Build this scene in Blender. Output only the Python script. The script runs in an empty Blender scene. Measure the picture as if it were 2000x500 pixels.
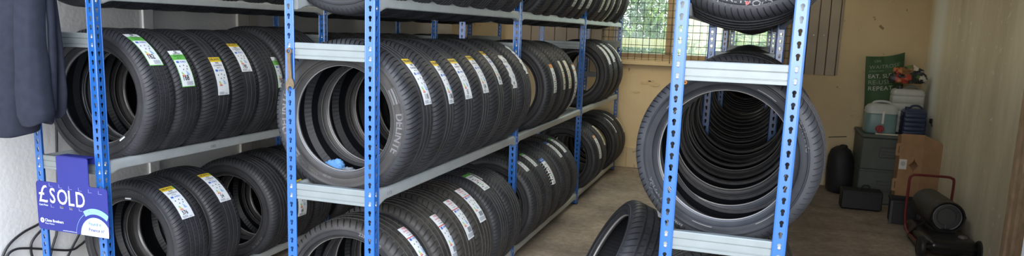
import bpy, math, random
from math import sin, cos, pi, radians, sqrt, atan2
from mathutils import Vector, Matrix

random.seed(7)
scene = bpy.context.scene
COL = scene.collection
H = 1.494                                   # eye height above the floor
WORLD_STRENGTH, SUN_ENERGY, SUN_DIR, EXPOSURE = 2.15, 2.5, (-0.22, 0.90, -0.34), 0.70

# ------------------------------------------------------------------ materials
def nodes_of(name):
    m = bpy.data.materials.new(name)
    m.use_nodes = True
    nt = m.node_tree
    return m, nt, nt.nodes['Principled BSDF']

def simple(name, rgb, rough=0.5, metal=0.0, spec=0.5, noise=0.0, nscale=20.0, bump=0.0, bscale=80.0, bdist=0.002, alpha=1.0, trans=0.0, coat=0.0, rough_var=0.0):
    m, nt, b = nodes_of(name)
    N, L = nt.nodes, nt.links
    b.inputs['Base Color'].default_value = (*rgb, 1)
    b.inputs['Roughness'].default_value = rough
    b.inputs['Metallic'].default_value = metal
    b.inputs['Specular IOR Level'].default_value = spec
    b.inputs['Transmission Weight'].default_value = trans
    b.inputs['Coat Weight'].default_value = coat
    b.inputs['Alpha'].default_value = alpha
    tc = N.new('ShaderNodeTexCoord')
    if noise > 0:
        n = N.new('ShaderNodeTexNoise'); n.inputs['Scale'].default_value = nscale; n.inputs['Detail'].default_value = 6
        L.new(tc.outputs['Object'], n.inputs['Vector'])
        r = N.new('ShaderNodeValToRGB')
        r.color_ramp.elements[0].position = 0.3; r.color_ramp.elements[1].position = 0.7
        r.color_ramp.elements[0].color = (*[c * (1 - noise) for c in rgb], 1)
        r.color_ramp.elements[1].color = (*[min(1, c * (1 + noise)) for c in rgb], 1)
        L.new(n.outputs['Fac'], r.inputs['Fac']); L.new(r.outputs['Color'], b.inputs['Base Color'])
    if rough_var > 0:
        n3 = N.new('ShaderNodeTexNoise'); n3.inputs['Scale'].default_value = nscale * 1.7; n3.inputs['Detail'].default_value = 4
        L.new(tc.outputs['Object'], n3.inputs['Vector'])
        mr = N.new('ShaderNodeMapRange'); mr.inputs['To Min'].default_value = rough - rough_var; mr.inputs['To Max'].default_value = rough + rough_var
        L.new(n3.outputs['Fac'], mr.inputs['Value']); L.new(mr.outputs['Result'], b.inputs['Roughness'])
    if bump > 0:
        n2 = N.new('ShaderNodeTexNoise'); n2.inputs['Scale'].default_value = bscale; n2.inputs['Detail'].default_value = 5
        L.new(tc.outputs['Object'], n2.inputs['Vector'])
        bp = N.new('ShaderNodeBump'); bp.inputs['Strength'].default_value = bump; bp.inputs['Distance'].default_value = bdist
        L.new(n2.outputs['Fac'], bp.inputs['Height']); L.new(bp.outputs['Normal'], b.inputs['Normal'])
    return m

def radial_bump(name, rgb, rough, count, dist, spec=0.5):
    """rubber with fine axial ribs running round the tyre"""
    m, nt, b = nodes_of(name)
    N, L = nt.nodes, nt.links
    b.inputs['Base Color'].default_value = (*rgb, 1); b.inputs['Roughness'].default_value = rough
    b.inputs['Specular IOR Level'].default_value = spec
    tc = N.new('ShaderNodeTexCoord'); sx = N.new('ShaderNodeSeparateXYZ'); L.new(tc.outputs['Object'], sx.inputs['Vector'])
    at = N.new('ShaderNodeMath'); at.operation = 'ARCTAN2'; L.new(sx.outputs['Z'], at.inputs[0]); L.new(sx.outputs['X'], at.inputs[1])
    mu = N.new('ShaderNodeMath'); mu.operation = 'MULTIPLY'; mu.inputs[1].default_value = count; L.new(at.outputs[0], mu.inputs[0])
    yy = N.new('ShaderNodeMath'); yy.operation = 'MULTIPLY_ADD'; yy.inputs[1].default_value = 60; L.new(sx.outputs['Y'], yy.inputs[0]); L.new(mu.outputs[0], yy.inputs[2])
    si = N.new('ShaderNodeMath'); si.operation = 'SINE'; L.new(yy.outputs[0], si.inputs[0])
    n2 = N.new('ShaderNodeTexNoise'); n2.inputs['Scale'].default_value = 25; L.new(tc.outputs['Object'], n2.inputs['Vector'])
    ml = N.new('ShaderNodeMath'); ml.operation = 'MULTIPLY'; L.new(si.outputs[0], ml.inputs[0]); L.new(n2.outputs['Fac'], ml.inputs[1])
    bp = N.new('ShaderNodeBump'); bp.inputs['Strength'].default_value = 0.8; bp.inputs['Distance'].default_value = dist
    L.new(ml.outputs[0], bp.inputs['Height']); L.new(bp.outputs['Normal'], b.inputs['Normal'])
    return m

def wall_mat(name, base, stain, chip, chip_amt=0.0, stain_scale=1.2, bump=0.3, streak=False, stain_hi=0.75, lit_band=False):
    m, nt, b = nodes_of(name)
    N, L = nt.nodes, nt.links
    b.inputs['Roughness'].default_value = 0.75; b.inputs['Specular IOR Level'].default_value = 0.25
    tc = N.new('ShaderNodeTexCoord'); mp = N.new('ShaderNodeMapping')
    if streak: mp.inputs['Scale'].default_value = (1, 1.6, 0.35)
    L.new(tc.outputs['Object'], mp.inputs['Vector'])
    n = N.new('ShaderNodeTexNoise'); n.inputs['Scale'].default_value = stain_scale; n.inputs['Detail'].default_value = 8; n.inputs['Roughness'].default_value = 0.65
    L.new(mp.outputs['Vector'], n.inputs['Vector'])
    r = N.new('ShaderNodeValToRGB'); r.color_ramp.elements[0].position = 0.35; r.color_ramp.elements[1].position = stain_hi
    r.color_ramp.elements[0].color = (*base, 1); r.color_ramp.elements[1].color = (*stain, 1)
    L.new(n.outputs['Fac'], r.inputs['Fac'])
    out = r.outputs['Color']
    if chip_amt > 0:
        v = N.new('ShaderNodeTexNoise'); v.inputs['Scale'].default_value = 14; v.inputs['Detail'].default_value = 3; v.inputs['Distortion'].default_value = 0.6
        L.new(tc.outputs['Object'], v.inputs['Vector'])
        cr = N.new('ShaderNodeValToRGB'); cr.color_ramp.elements[0].position = 1 - chip_amt; cr.color_ramp.elements[1].position = 1 - chip_amt + 0.02
        cr.color_ramp.elements[0].color = (0, 0, 0, 1); cr.color_ramp.elements[1].color = (1, 1, 1, 1)
        L.new(v.outputs['Fac'], cr.inputs['Fac'])
        mx = N.new('ShaderNodeMix'); mx.data_type = 'RGBA'
        L.new(cr.outputs['Color'], mx.inputs['Factor']); L.new(out, mx.inputs['A']); mx.inputs['B'].default_value = (*chip, 1)
        out = mx.outputs['Result']
    if lit_band:  # pale streak of light near the rear corner, mixed into the wall colour
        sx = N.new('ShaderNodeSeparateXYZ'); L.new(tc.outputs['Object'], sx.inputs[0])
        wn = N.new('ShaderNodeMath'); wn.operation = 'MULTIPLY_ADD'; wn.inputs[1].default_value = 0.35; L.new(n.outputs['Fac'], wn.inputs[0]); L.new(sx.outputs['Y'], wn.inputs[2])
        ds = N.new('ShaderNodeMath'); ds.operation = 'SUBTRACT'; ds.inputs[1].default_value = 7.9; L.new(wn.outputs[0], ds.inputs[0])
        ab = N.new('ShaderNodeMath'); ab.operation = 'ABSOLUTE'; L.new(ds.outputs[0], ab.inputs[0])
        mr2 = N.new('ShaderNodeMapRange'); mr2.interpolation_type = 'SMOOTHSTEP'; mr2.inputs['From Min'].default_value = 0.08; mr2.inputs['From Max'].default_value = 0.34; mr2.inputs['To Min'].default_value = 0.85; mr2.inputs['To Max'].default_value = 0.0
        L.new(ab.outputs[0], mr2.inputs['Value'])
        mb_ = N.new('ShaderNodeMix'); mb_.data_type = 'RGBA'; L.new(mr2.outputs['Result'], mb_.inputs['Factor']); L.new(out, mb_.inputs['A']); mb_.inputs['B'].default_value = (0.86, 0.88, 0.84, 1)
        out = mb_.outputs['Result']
    L.new(out, b.inputs['Base Color'])
    n2 = N.new('ShaderNodeTexNoise'); n2.inputs['Scale'].default_value = 45; n2.inputs['Detail'].default_value = 6
    L.new(tc.outputs['Object'], n2.inputs['Vector'])
    bp = N.new('ShaderNodeBump'); bp.inputs['Strength'].default_value = bump; bp.inputs['Distance'].default_value = 0.004
    L.new(n2.outputs['Fac'], bp.inputs['Height']); L.new(bp.outputs['Normal'], b.inputs['Normal'])
    return m

M = {}
M['tread'] = simple('tread_rubber', (0.030, 0.0315, 0.035), 0.5, spec=0.34, noise=0.3, nscale=9, bump=0.25, bscale=160, bdist=0.001)
M['tread_worn'] = simple('tread_rubber_worn', (0.038, 0.0355, 0.032), 0.55, spec=0.45, noise=0.35, nscale=14, bump=0.3, bscale=160, bdist=0.001)
M['side'] = simple('sidewall_rubber', (0.026, 0.026, 0.028), 0.5, spec=0.36, noise=0.18, nscale=16, bump=0.08, bscale=220, bdist=0.001)
M['side_warm'] = simple('sidewall_rubber_brownish', (0.048, 0.045, 0.042), 0.52, spec=0.36, noise=0.25, nscale=9, bump=0.08, bscale=220, bdist=0.001)
M['side_grey'] = simple('sidewall_rubber_dusty', (0.019, 0.0208, 0.024), 0.52, spec=0.28, noise=0.5, nscale=7, bump=0.1, bscale=220, bdist=0.001)
M['bead'] = simple('bead_rubber', (0.040, 0.040, 0.042), 0.22, spec=1.0, noise=0.15, nscale=30)
M['bead_glint'] = simple('pale_bead_glint', (0.24, 0.23, 0.215), 0.25, spec=0.8, noise=0.1, nscale=20)  # highlight along the bead edge, put in as a pale ring
M['liner'] = radial_bump('inner_liner_rubber', (0.007, 0.0078, 0.010), 0.42, 96, 0.0004, 0.4)
M['letter'] = simple('raised_lettering', (0.125, 0.125, 0.125), 0.55)
M['letter_dim'] = simple('raised_lettering_black', (0.066, 0.068, 0.07), 0.5)
M['letter_pale'] = simple('raised_lettering_pale', (0.22, 0.22, 0.22), 0.55)
M['blue'] = simple('blue_powder_coat', (0.018, 0.115, 0.40), 0.24, spec=1.0, noise=0.06, nscale=7, rough_var=0.06)
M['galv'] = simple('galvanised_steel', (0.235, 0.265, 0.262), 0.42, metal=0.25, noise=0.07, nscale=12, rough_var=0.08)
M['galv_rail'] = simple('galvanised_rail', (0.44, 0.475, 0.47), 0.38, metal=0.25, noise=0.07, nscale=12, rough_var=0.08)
M['rivet'] = simple('zinc_rivet', (0.78, 0.79, 0.8), 0.25, metal=0.85)
M['ink'] = simple('marker_ink', (0.03, 0.03, 0.05), 0.6)
M['paper'] = simple('sticker_paper', (0.80, 0.84, 0.86), 0.45, noise=0.03, nscale=40)
M['paper_old'] = simple('sticker_paper_cream', (0.74, 0.70, 0.55), 0.5, noise=0.08, nscale=40)
M['s_yellow'] = simple('sticker_yellow', (0.86, 0.60, 0.03), 0.45)
M['s_green'] = simple('sticker_green', (0.14, 0.50, 0.09), 0.45)
M['s_red'] = simple('sticker_red', (0.62, 0.05, 0.05), 0.45)
M['s_orange'] = simple('sticker_orange', (0.75, 0.28, 0.03), 0.45)
M['s_blue'] = simple('sticker_blue', (0.06, 0.16, 0.52), 0.45)
M['s_lblue'] = simple('sticker_light_blue', (0.18, 0.42, 0.72), 0.45)
M['s_grey'] = simple('sticker_print_grey', (0.24, 0.27, 0.31), 0.5)
M['s_dark'] = simple('sticker_print_black', (0.03, 0.035, 0.05), 0.5)
M['wall_back'] = wall_mat('cream_wall_paint', (0.70, 0.56, 0.34), (0.58, 0.45, 0.27), (0.30, 0.22, 0.12), 0.30, 1.6, 0.25)
M['wall_right'] = wall_mat('stained_paint_lit_band', (0.80, 0.72, 0.54), (0.52, 0.44, 0.30), (0.74, 0.70, 0.60), 0.33, 1.3, 0.35, streak=True, lit_band=True)
M['wall_left'] = wall_mat('white_rendered_wall', (0.86, 0.86, 0.84), (0.78, 0.78, 0.76), (0.4, 0.4, 0.4), 0.0, 3.0, 0.55)
M['ceil'] = simple('ceiling_board', (0.40, 0.37, 0.33), 0.8, noise=0.1, nscale=2)
M['trimwhite'] = simple('cream_trim_paint', (0.62, 0.60, 0.53), 0.5, noise=0.08, nscale=6)
M['wood'] = simple('brown_window_wood', (0.34, 0.24, 0.13), 0.6, noise=0.25, nscale=9, bump=0.2, bscale=60)
M['pine'] = simple('bare_pine', (0.52, 0.36, 0.22), 0.65, noise=0.2, nscale=14, bump=0.2, bscale=60)
M['cladding'] = simple('taupe_sheet_cladding', (0.40, 0.335, 0.26), 0.6, noise=0.08, nscale=4)
M['blacksteel'] = simple('black_wire', (0.012, 0.012, 0.013), 0.5)
M['screw'] = simple('screw_head', (0.6, 0.6, 0.58), 0.35, metal=0.8)

def floor_mat():
    m, nt, b = nodes_of('rough_concrete')
    N, L = nt.nodes, nt.links
    b.inputs['Roughness'].default_value = 0.85; b.inputs['Specular IOR Level'].default_value = 0.25
    tc = N.new('ShaderNodeTexCoord')
    a = N.new('ShaderNodeTexNoise'); a.inputs['Scale'].default_value = 1.5; a.inputs['Detail'].default_value = 10; a.inputs['Roughness'].default_value = 0.7
    c = N.new('ShaderNodeTexNoise'); c.inputs['Scale'].default_value = 22; c.inputs['Detail'].default_value = 8; c.inputs['Roughness'].default_value = 0.75
    for n in (a, c): L.new(tc.outputs['Object'], n.inputs['Vector'])
    r = N.new('ShaderNodeValToRGB'); e = r.color_ramp.elements
    e[0].position = 0.3; e[0].color = (0.20, 0.175, 0.145, 1); e[1].position = 0.7; e[1].color = (0.55, 0.48, 0.395, 1)
    r2 = N.new('ShaderNodeValToRGB'); f = r2.color_ramp.elements
    f[0].position = 0.3; f[0].color = (0.55, 0.5, 0.46, 1); f[1].position = 0.68; f[1].color = (1.1, 1.05, 1, 1)
    L.new(a.outputs['Fac'], r.inputs['Fac']); L.new(c.outputs['Fac'], r2.inputs['Fac'])
    mx = N.new('ShaderNodeMix'); mx.data_type = 'RGBA'; mx.blend_type = 'MULTIPLY'; mx.inputs['Factor'].default_value = 0.85
    L.new(r.outputs['Color'], mx.inputs['A']); L.new(r2.outputs['Color'], mx.inputs['B'])
    L.new(mx.outputs['Result'], b.inputs['Base Color'])
    bp = N.new('ShaderNodeBump'); bp.inputs['Strength'].default_value = 0.6; bp.inputs['Distance'].default_value = 0.006
    L.new(c.outputs['Fac'], bp.inputs['Height']); L.new(bp.outputs['Normal'], b.inputs['Normal'])
    return m
M['floor'] = floor_mat()

# ------------------------------------------------------------------ mesh helpers
class MB:
    def __init__(s): s.v = []; s.f = []; s.m = []
    def add(s, vs, fs, mi=0):
        o = len(s.v); s.v.extend([tuple(v) for v in vs])
        for f in fs: s.f.append(tuple(i + o for i in f)); s.m.append(mi)
        return o
    def box(s, x0, x1, y0, y1, z0, z1, mi=0, bev=0.0):
        if bev <= 0:
            vs = [(x0,y0,z0),(x1,y0,z0),(x1,y1,z0),(x0,y1,z0),(x0,y0,z1),(x1,y0,z1),(x1,y1,z1),(x0,y1,z1)]
            s.add(vs, [(0,3,2,1),(4,5,6,7),(0,1,5,4),(1,2,6,5),(2,3,7,6),(3,0,4,7)], mi); return
        b = bev
        rings = []
        for z, ins in ((z0, b), (z0 + b, 0), (z1 - b, 0), (z1, b)):
            a0, a1, c0, c1 = x0 + ins, x1 - ins, y0 + ins, y1 - ins
            k = b * 0.6
            rings.append([(a0+k,c0,z),(a1-k,c0,z),(a1,c0+k,z),(a1,c1-k,z),(a1-k,c1,z),(a0+k,c1,z),(a0,c1-k,z),(a0,c0+k,z)])
        s.loft(rings, True, True, True, mi)
    def loft(s, rings, closed=True, cap0=False, cap1=False, mi=0):
        n = len(rings[0]); o = len(s.v)
        for r in rings: s.v.extend([tuple(p) for p in r])
        for i in range(len(rings) - 1):
            for j in range(n if closed else n - 1):
                k = (j + 1) % n
                s.f.append((o+i*n+j, o+i*n+k, o+(i+1)*n+k, o+(i+1)*n+j)); s.m.append(mi)
        if cap0: s.f.append(tuple(o + j for j in reversed(range(n)))); s.m.append(mi)
        if cap1: s.f.append(tuple(o + (len(rings)-1)*n + j for j in range(n))); s.m.append(mi)
    def tube(s, pts, r, n=10, mi=0, cap=True, closed=False):
        pts = [Vector(p) for p in pts]; rings = []
        rr = r if isinstance(r, (list, tuple)) else [r] * len(pts)
        up = Vector((0.123, 0.31, 0.94)).normalized(); prev = None
        for i, p in enumerate(pts):
            a = pts[max(0, i-1)]; b = pts[min(len(pts)-1, i+1)]
            if closed: a = pts[i-1]; b = pts[(i+1) % len(pts)]
            t = (b - a).normalized()
            if prev is None:
                u = t.cross(up)
                if u.length < 1e-3: u = t.cross(Vector((1, 0, 0)))
                u.normalize()
            else:
                u = (prev - t * prev.dot(t)).normalized()
            prev = u; w = t.cross(u)
            rings.append([p + (u * cos(2*pi*k/n) + w * sin(2*pi*k/n)) * rr[i] for k in range(n)])
        if closed: rings.append(rings[0]); cap = False
        s.loft(rings, True, cap, cap, mi)
    def lathe(s, prof, n=48, axis='y', mi=0, closed_prof=False):
        """prof: list of (axial, radius)"""
        o = len(s.v); k = len(prof)
        for i in range(n):
            a = 2*pi*i/n
            for (y, r) in prof:
                if axis == 'y': s.v.append((r*cos(a), y, r*sin(a)))
                elif axis == 'z': s.v.append((r*cos(a), r*sin(a), y))
                else: s.v.append((y, r*cos(a), r*sin(a)))
        flip = axis == 'y'
        for i in range(n):
            i2 = (i+1) % n
            for j in range(k if closed_prof else k-1):
                j2 = (j+1) % k
                q = (o+i*k+j, o+i2*k+j, o+i2*k+j2, o+i*k+j2)
                s.f.append(q if flip else q[::-1]); s.m.append(mi)
    def prism(s, poly, fn, t, mi=0):
        """2D polygon poly extruded; fn(u,v,d)->xyz with d in 0..t"""
        n = len(poly)
        a = [fn(u, v, 0) for u, v in poly]; b = [fn(u, v, t) for u, v in poly]
        o = len(s.v); s.v.extend([tuple(p) for p in a] + [tuple(p) for p in b])
        s.f.append(tuple(o+i for i in range(n))); s.m.append(mi)
        s.f.append(tuple(o+n+i for i in reversed(range(n)))); s.m.append(mi)
        for i in range(n):
            j = (i+1) % n; s.f.append((o+j, o+i, o+n+i, o+n+j)); s.m.append(mi)
    def mesh(s, name, mats, smooth=True, angle=35, fix=False):
        me = bpy.data.meshes.new(name); me.from_pydata(s.v, [], s.f)
        for m in (mats if isinstance(mats, (list, tuple)) else [mats]): me.materials.append(m)
        if any(s.m): me.polygons.foreach_set('material_index', s.m)
        if fix:
            import bmesh
            bm = bmesh.new(); bm.from_mesh(me); bmesh.ops.recalc_face_normals(bm, faces=bm.faces); bm.to_mesh(me); bm.free()
        me.update()
        if smooth:
            me.shade_smooth(); me.set_sharp_from_angle(angle=radians(angle))
        return me

def link(name, me, parent=None, loc=(0,0,0), rot=(0,0,0)):
    o = bpy.data.objects.new(name, me); COL.objects.link(o)
    o.location = loc; o.rotation_euler = rot
    if parent is not None: o.parent = parent
    return o
def tag(o, label=None, cat=None, group=None, kind=None):
    if label: o['label'] = label
    if cat: o['category'] = cat
    if group: o['group'] = group
    if kind: o['kind'] = kind
    return o
def thing(name, label, cat, loc=(0,0,0), rot=(0,0,0), group=None):
    o = link(name, None, None, loc, rot); o.empty_display_size = 0.1
    return tag(o, label, cat, group)
def struct(name, me): return tag(link(name, me), kind='structure')

_tc = {}
def text2d(s, size=1.0, bold=0.0, align='CENTER', spacing=1.0):
    key = (s, bold, align, spacing)
    if key not in _tc:
        cu = bpy.data.curves.new('lettering_source', 'FONT'); cu.body = s; cu.size = 1.0; cu.align_x = align; cu.align_y = 'CENTER'
        cu.resolution_u = 3; cu.offset = bold; cu.space_character = spacing; cu.fill_mode = 'FRONT'
        ob = bpy.data.objects.new('lettering_source', cu); COL.objects.link(ob)
        dg = bpy.context.evaluated_depsgraph_get()
        me = bpy.data.meshes.new_from_object(ob.evaluated_get(dg))
        _tc[key] = ([(v.co.x, v.co.y) for v in me.vertices], [tuple(p.vertices) for p in me.polygons])
        bpy.data.objects.remove(ob); bpy.data.meshes.remove(me); bpy.data.curves.remove(cu)
    vs, fs = _tc[key]
    return [(x*size, y*size) for x, y in vs], fs
def put_text(mb, s, size, fn, mi=0, bold=0.0, u0=0, v0=0, su=1.0, align='CENTER', spacing=1.0):
    vs, fs = text2d(s, size, bold, align, spacing)
    mb.add([fn(u0 + u*su, v0 + v) for u, v in vs], fs, mi)

# ------------------------------------------------------------------ tyres
class Spec: pass
def tyre_spec(R, w, rim, lugs=64, grooves=(-0.55, -0.19, 0.19, 0.55), gw=0.0085, depth=0.006, slot=0.12, centre_slot=0.3, curve=0.9, skew=0.0, tread='tread', side='side'):
    S = Spec(); S.R, S.w, S.rim = R, w, rim
    tw = 0.425 * w; S.tw = tw
    # ---- tread: ribs, grooves, cross slots
    cols = []                                   # (y, depth, slot depth factor)
    edges = [-tw]
    for g in grooves: edges += [g*tw - gw/2, g*tw + gw/2]
    edges.append(tw)
    for i in range(0, len(edges), 2):
        a, b = edges[i], edges[i+1]
        shoulder = i == 0 or i == len(edges) - 2
        k = 5 if shoulder else 4
        ext = []
        for j in range(k):
            y = a + (b-a)*j/(k-1)
            if shoulder:
                fac = 1.0 if (0 < j < k-1 or (i == 0 and j == 0) or (i and j == k-1)) else 0.0
            else:
                fac = centre_slot if j in (1, 2) else 0.0
            cols.append((y, 0.0, fac))
        if i < len(edges) - 2:
            cols.append((b + gw*0.18, depth, 0.0)); cols.append((edges[i+2] - gw*0.18, depth, 0.0))
    def crown(y):
        t = abs(y)/tw
        return R - 0.003*t*t - 0.006*max(0, t-0.75)**2*16
    sh = [(tw + 0.009, 0.0085), (tw + 0.0145, 0.019), (tw + 0.0165, 0.030)]
    r0 = crown(tw)
    full = [(-y, r0 - d, 0.8 if q < 1 else 0.0) for q, (y, d) in reversed(list(enumerate(sh)))]
    full += [(y, crown(y) - d, f) for y, d, f in cols]
    full += [(y, r0 - d, 0.8 if q < 1 else 0.0) for q, (y, d) in enumerate(sh)]
    S.sh_end = (tw + 0.0165, r0 - 0.030)
    fr = [0.0, 0.5 - 0, 1 - slot - 0.03, 1 - slot, 1 - 0.03]
    dd = [0, 0, 0, 1, 1]
    mb = MB(); K = len(full); n = lugs*5
    for i in range(lugs):
        for q in range(5):
            for (y, r, f) in full:
                t = y/tw
                s_ = curve*(t*t - 0.4*abs(t)) * (1 if y > 0 else -1) + skew*t
                a = 2*pi*(i + fr[q] + s_)/lugs
                rr = r - dd[q]*f*depth*0.85
                mb.v.append((rr*cos(a), y, rr*sin(a)))
    for i in range(n):
        i2 = (i+1) % n
        for j in range(K-1):
            mb.f.append((i*K+j, i2*K+j, i2*K+j+1, i*K+j+1)); mb.m.append(0)
    S.tread = mb.mesh('tread', M[tread], True, 28)
    # ---- sidewall (front, facing -y): profile list of (|y|, r)
    ya, ra = S.sh_end
    hw = w/2
    rm = (ra + rim)/2 + 0.008
    ribr = rim + 0.020
    S.sidep = [(ya, ra), (ya + 0.0012, ra - 0.002), (ya + 0.0032, ra - 0.0030), (ya + 0.0034, ra - 0.0055), (ya + 0.0018, ra - 0.0068), (ya + (hw-ya)*0.55, ra - 0.35*(ra-rm)), (hw - 0.0015, rm + 0.008), (hw, rm), (hw - 0.002, rm - 0.012),
               (hw - 0.006, ribr + 0.009), (hw - 0.0045, ribr + 0.006), (hw - 0.0045, ribr + 0.003), (hw - 0.010, ribr), (hw - 0.015, rim + 0.011), (hw - 0.017, rim + 0.006)]
    def sm(sign):
        b = MB(); b.lathe([(sign*y, r) for y, r in (S.sidep if sign > 0 else S.sidep)], 112)
        return b.mesh('sidewall', M[side], True, 40, fix=False)
    S.side_f, S.side_r = sm(-1), sm(1)
    yb = hw - 0.017
    bp = [(yb, rim + 0.006), (yb - 0.0025, rim + 0.002), (yb - 0.007, rim), (yb - 0.017, rim - 0.001), (yb - 0.021, rim + 0.002), (yb - 0.021, rim + 0.012)]
    def bm_(sign):
        b = MB(); b.lathe([(sign*y, r) for y, r in bp], 112)
        b.lathe([(sign*y, r) for y, r in ((yb - 0.0035, rim + 0.0016), (yb - 0.0045, rim - 0.0004), (yb - 0.0085, rim - 0.0014), (yb - 0.0115, rim - 0.0008))], 112, mi=1)
        return b.mesh('bead', [M['bead'], M['bead_glint']], True, 50)
    S.bead_f, S.bead_r = bm_(-1), bm_(1)
    ip = [(-(yb - 0.021), rim + 0.012), (-(hw - 0.016), rim + 0.034), (-(hw - 0.012), rm), (-(ya - 0.004), ra - 0.004), (-tw*0.92, R - 0.019), (-tw*0.4, R - 0.0165),
          (0, R - 0.016), (tw*0.4, R - 0.0165), (tw*0.92, R - 0.019), (ya - 0.004, ra - 0.004), (hw - 0.012, rm), (hw - 0.016, rim + 0.034), (yb - 0.021, rim + 0.012)]
    b = MB(); b.lathe(ip, 112); S.liner = b.mesh('inner_liner', M['liner'], True, 40)
    return S
def side_y(S, r):
    p = S.sidep
    for (y0, r0), (y1, r1) in zip(p, p[1:]):
        if r1 <= r <= r0 and r0 - r1 > 1e-6:
            return y0 + (y1-y0)*(r0-r)/(r0-r1)
    return p[6][0]

SPEC = {
 'delinte': tyre_spec(0.325, 0.226, 0.2165, 96, (-0.14, 0.22, 0.58), 0.010, 0.009, 0.22, 0.0, 1.3, 0.0, side='side_warm'),
 'touring': tyre_spec(0.325, 0.228, 0.2235, 96, (-0.5, -0.17, 0.17, 0.5), 0.0095, 0.008, 0.14, 0.5, 1.3, 0.3),
 'block':   tyre_spec(0.325, 0.226, 0.246, 64, (-0.62, -0.2, 0.2, 0.62), 0.011, 0.0085, 0.2, 0.6, 0.6, 0.5, tread='tread_worn'),
 'sport':   tyre_spec(0.3135, 0.218, 0.222, 88, (-0.52, -0.18, 0.18, 0.52), 0.011, 0.0085, 0.16, 0.4, 1.0, 0.4, side='side_grey'),
 'narrow':  tyre_spec(0.318, 0.172, 0.2035, 90, (-0.35, 0.0, 0.35), 0.0095, 0.008, 0.15, 0.4, 0.8, 0.2),
 'sturdy':  tyre_spec(0.332, 0.226, 0.243, 60, (-0.52, -0.12, 0.22, 0.58), 0.011, 0.010, 0.16, 0.6, 0.9, 0.6),
 'slim':    tyre_spec(0.326, 0.172, 0.2235, 96, (-0.42, -0.02, 0.38), 0.008, 0.008, 0.16, 0.4, 1.2, 0.3),
 'big':     tyre_spec(0.337, 0.228, 0.2235, 96, (-0.5, -0.17, 0.17, 0.5), 0.0095, 0.008, 0.15, 0.5, 1.3, 0.3),
 'plain':   tyre_spec(0.322, 0.222, 0.2165, 92, (-0.5, -0.17, 0.17, 0.5), 0.010, 0.008, 0.15, 0.5, 1.0, 0.3),
}

def lettering(S, items, name='lettering'):
    """items: (text, centre angle deg, radius, height, stretch, bold, mat index) on the front sidewall, read clockwise"""
    out = []
    for (txt, ang, r, h, st, bold, mi) in items:
        mb = MB()
        def fn(u, v, r=r, ang=ang):
            rr = r + v; a = radians(ang) - u/r
            return (rr*cos(a), -(side_y(S, rr) + 0.0009), rr*sin(a))
        put_text(mb, txt, h, fn, 0, bold, su=st)
        out.append((name, mb.mesh(name, M[('letter', 'letter_dim', 'letter_pale')[mi]], False)))
    return out
def arc_marks(S, mb, a0, a1, r0, r1, mi=0):
    n = max(2, int(abs(a1-a0)/4)); vs = []
    for i in range(n+1):
        a = radians(a0 + (a1-a0)*i/n)
        for r in (r0, r1): vs.append((r*cos(a), -(side_y(S, r) + 0.0008), r*sin(a)))
    mb.add(vs, [(2*i, 2*i+1, 2*i+3, 2*i+2) for i in range(n)], mi)

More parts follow.
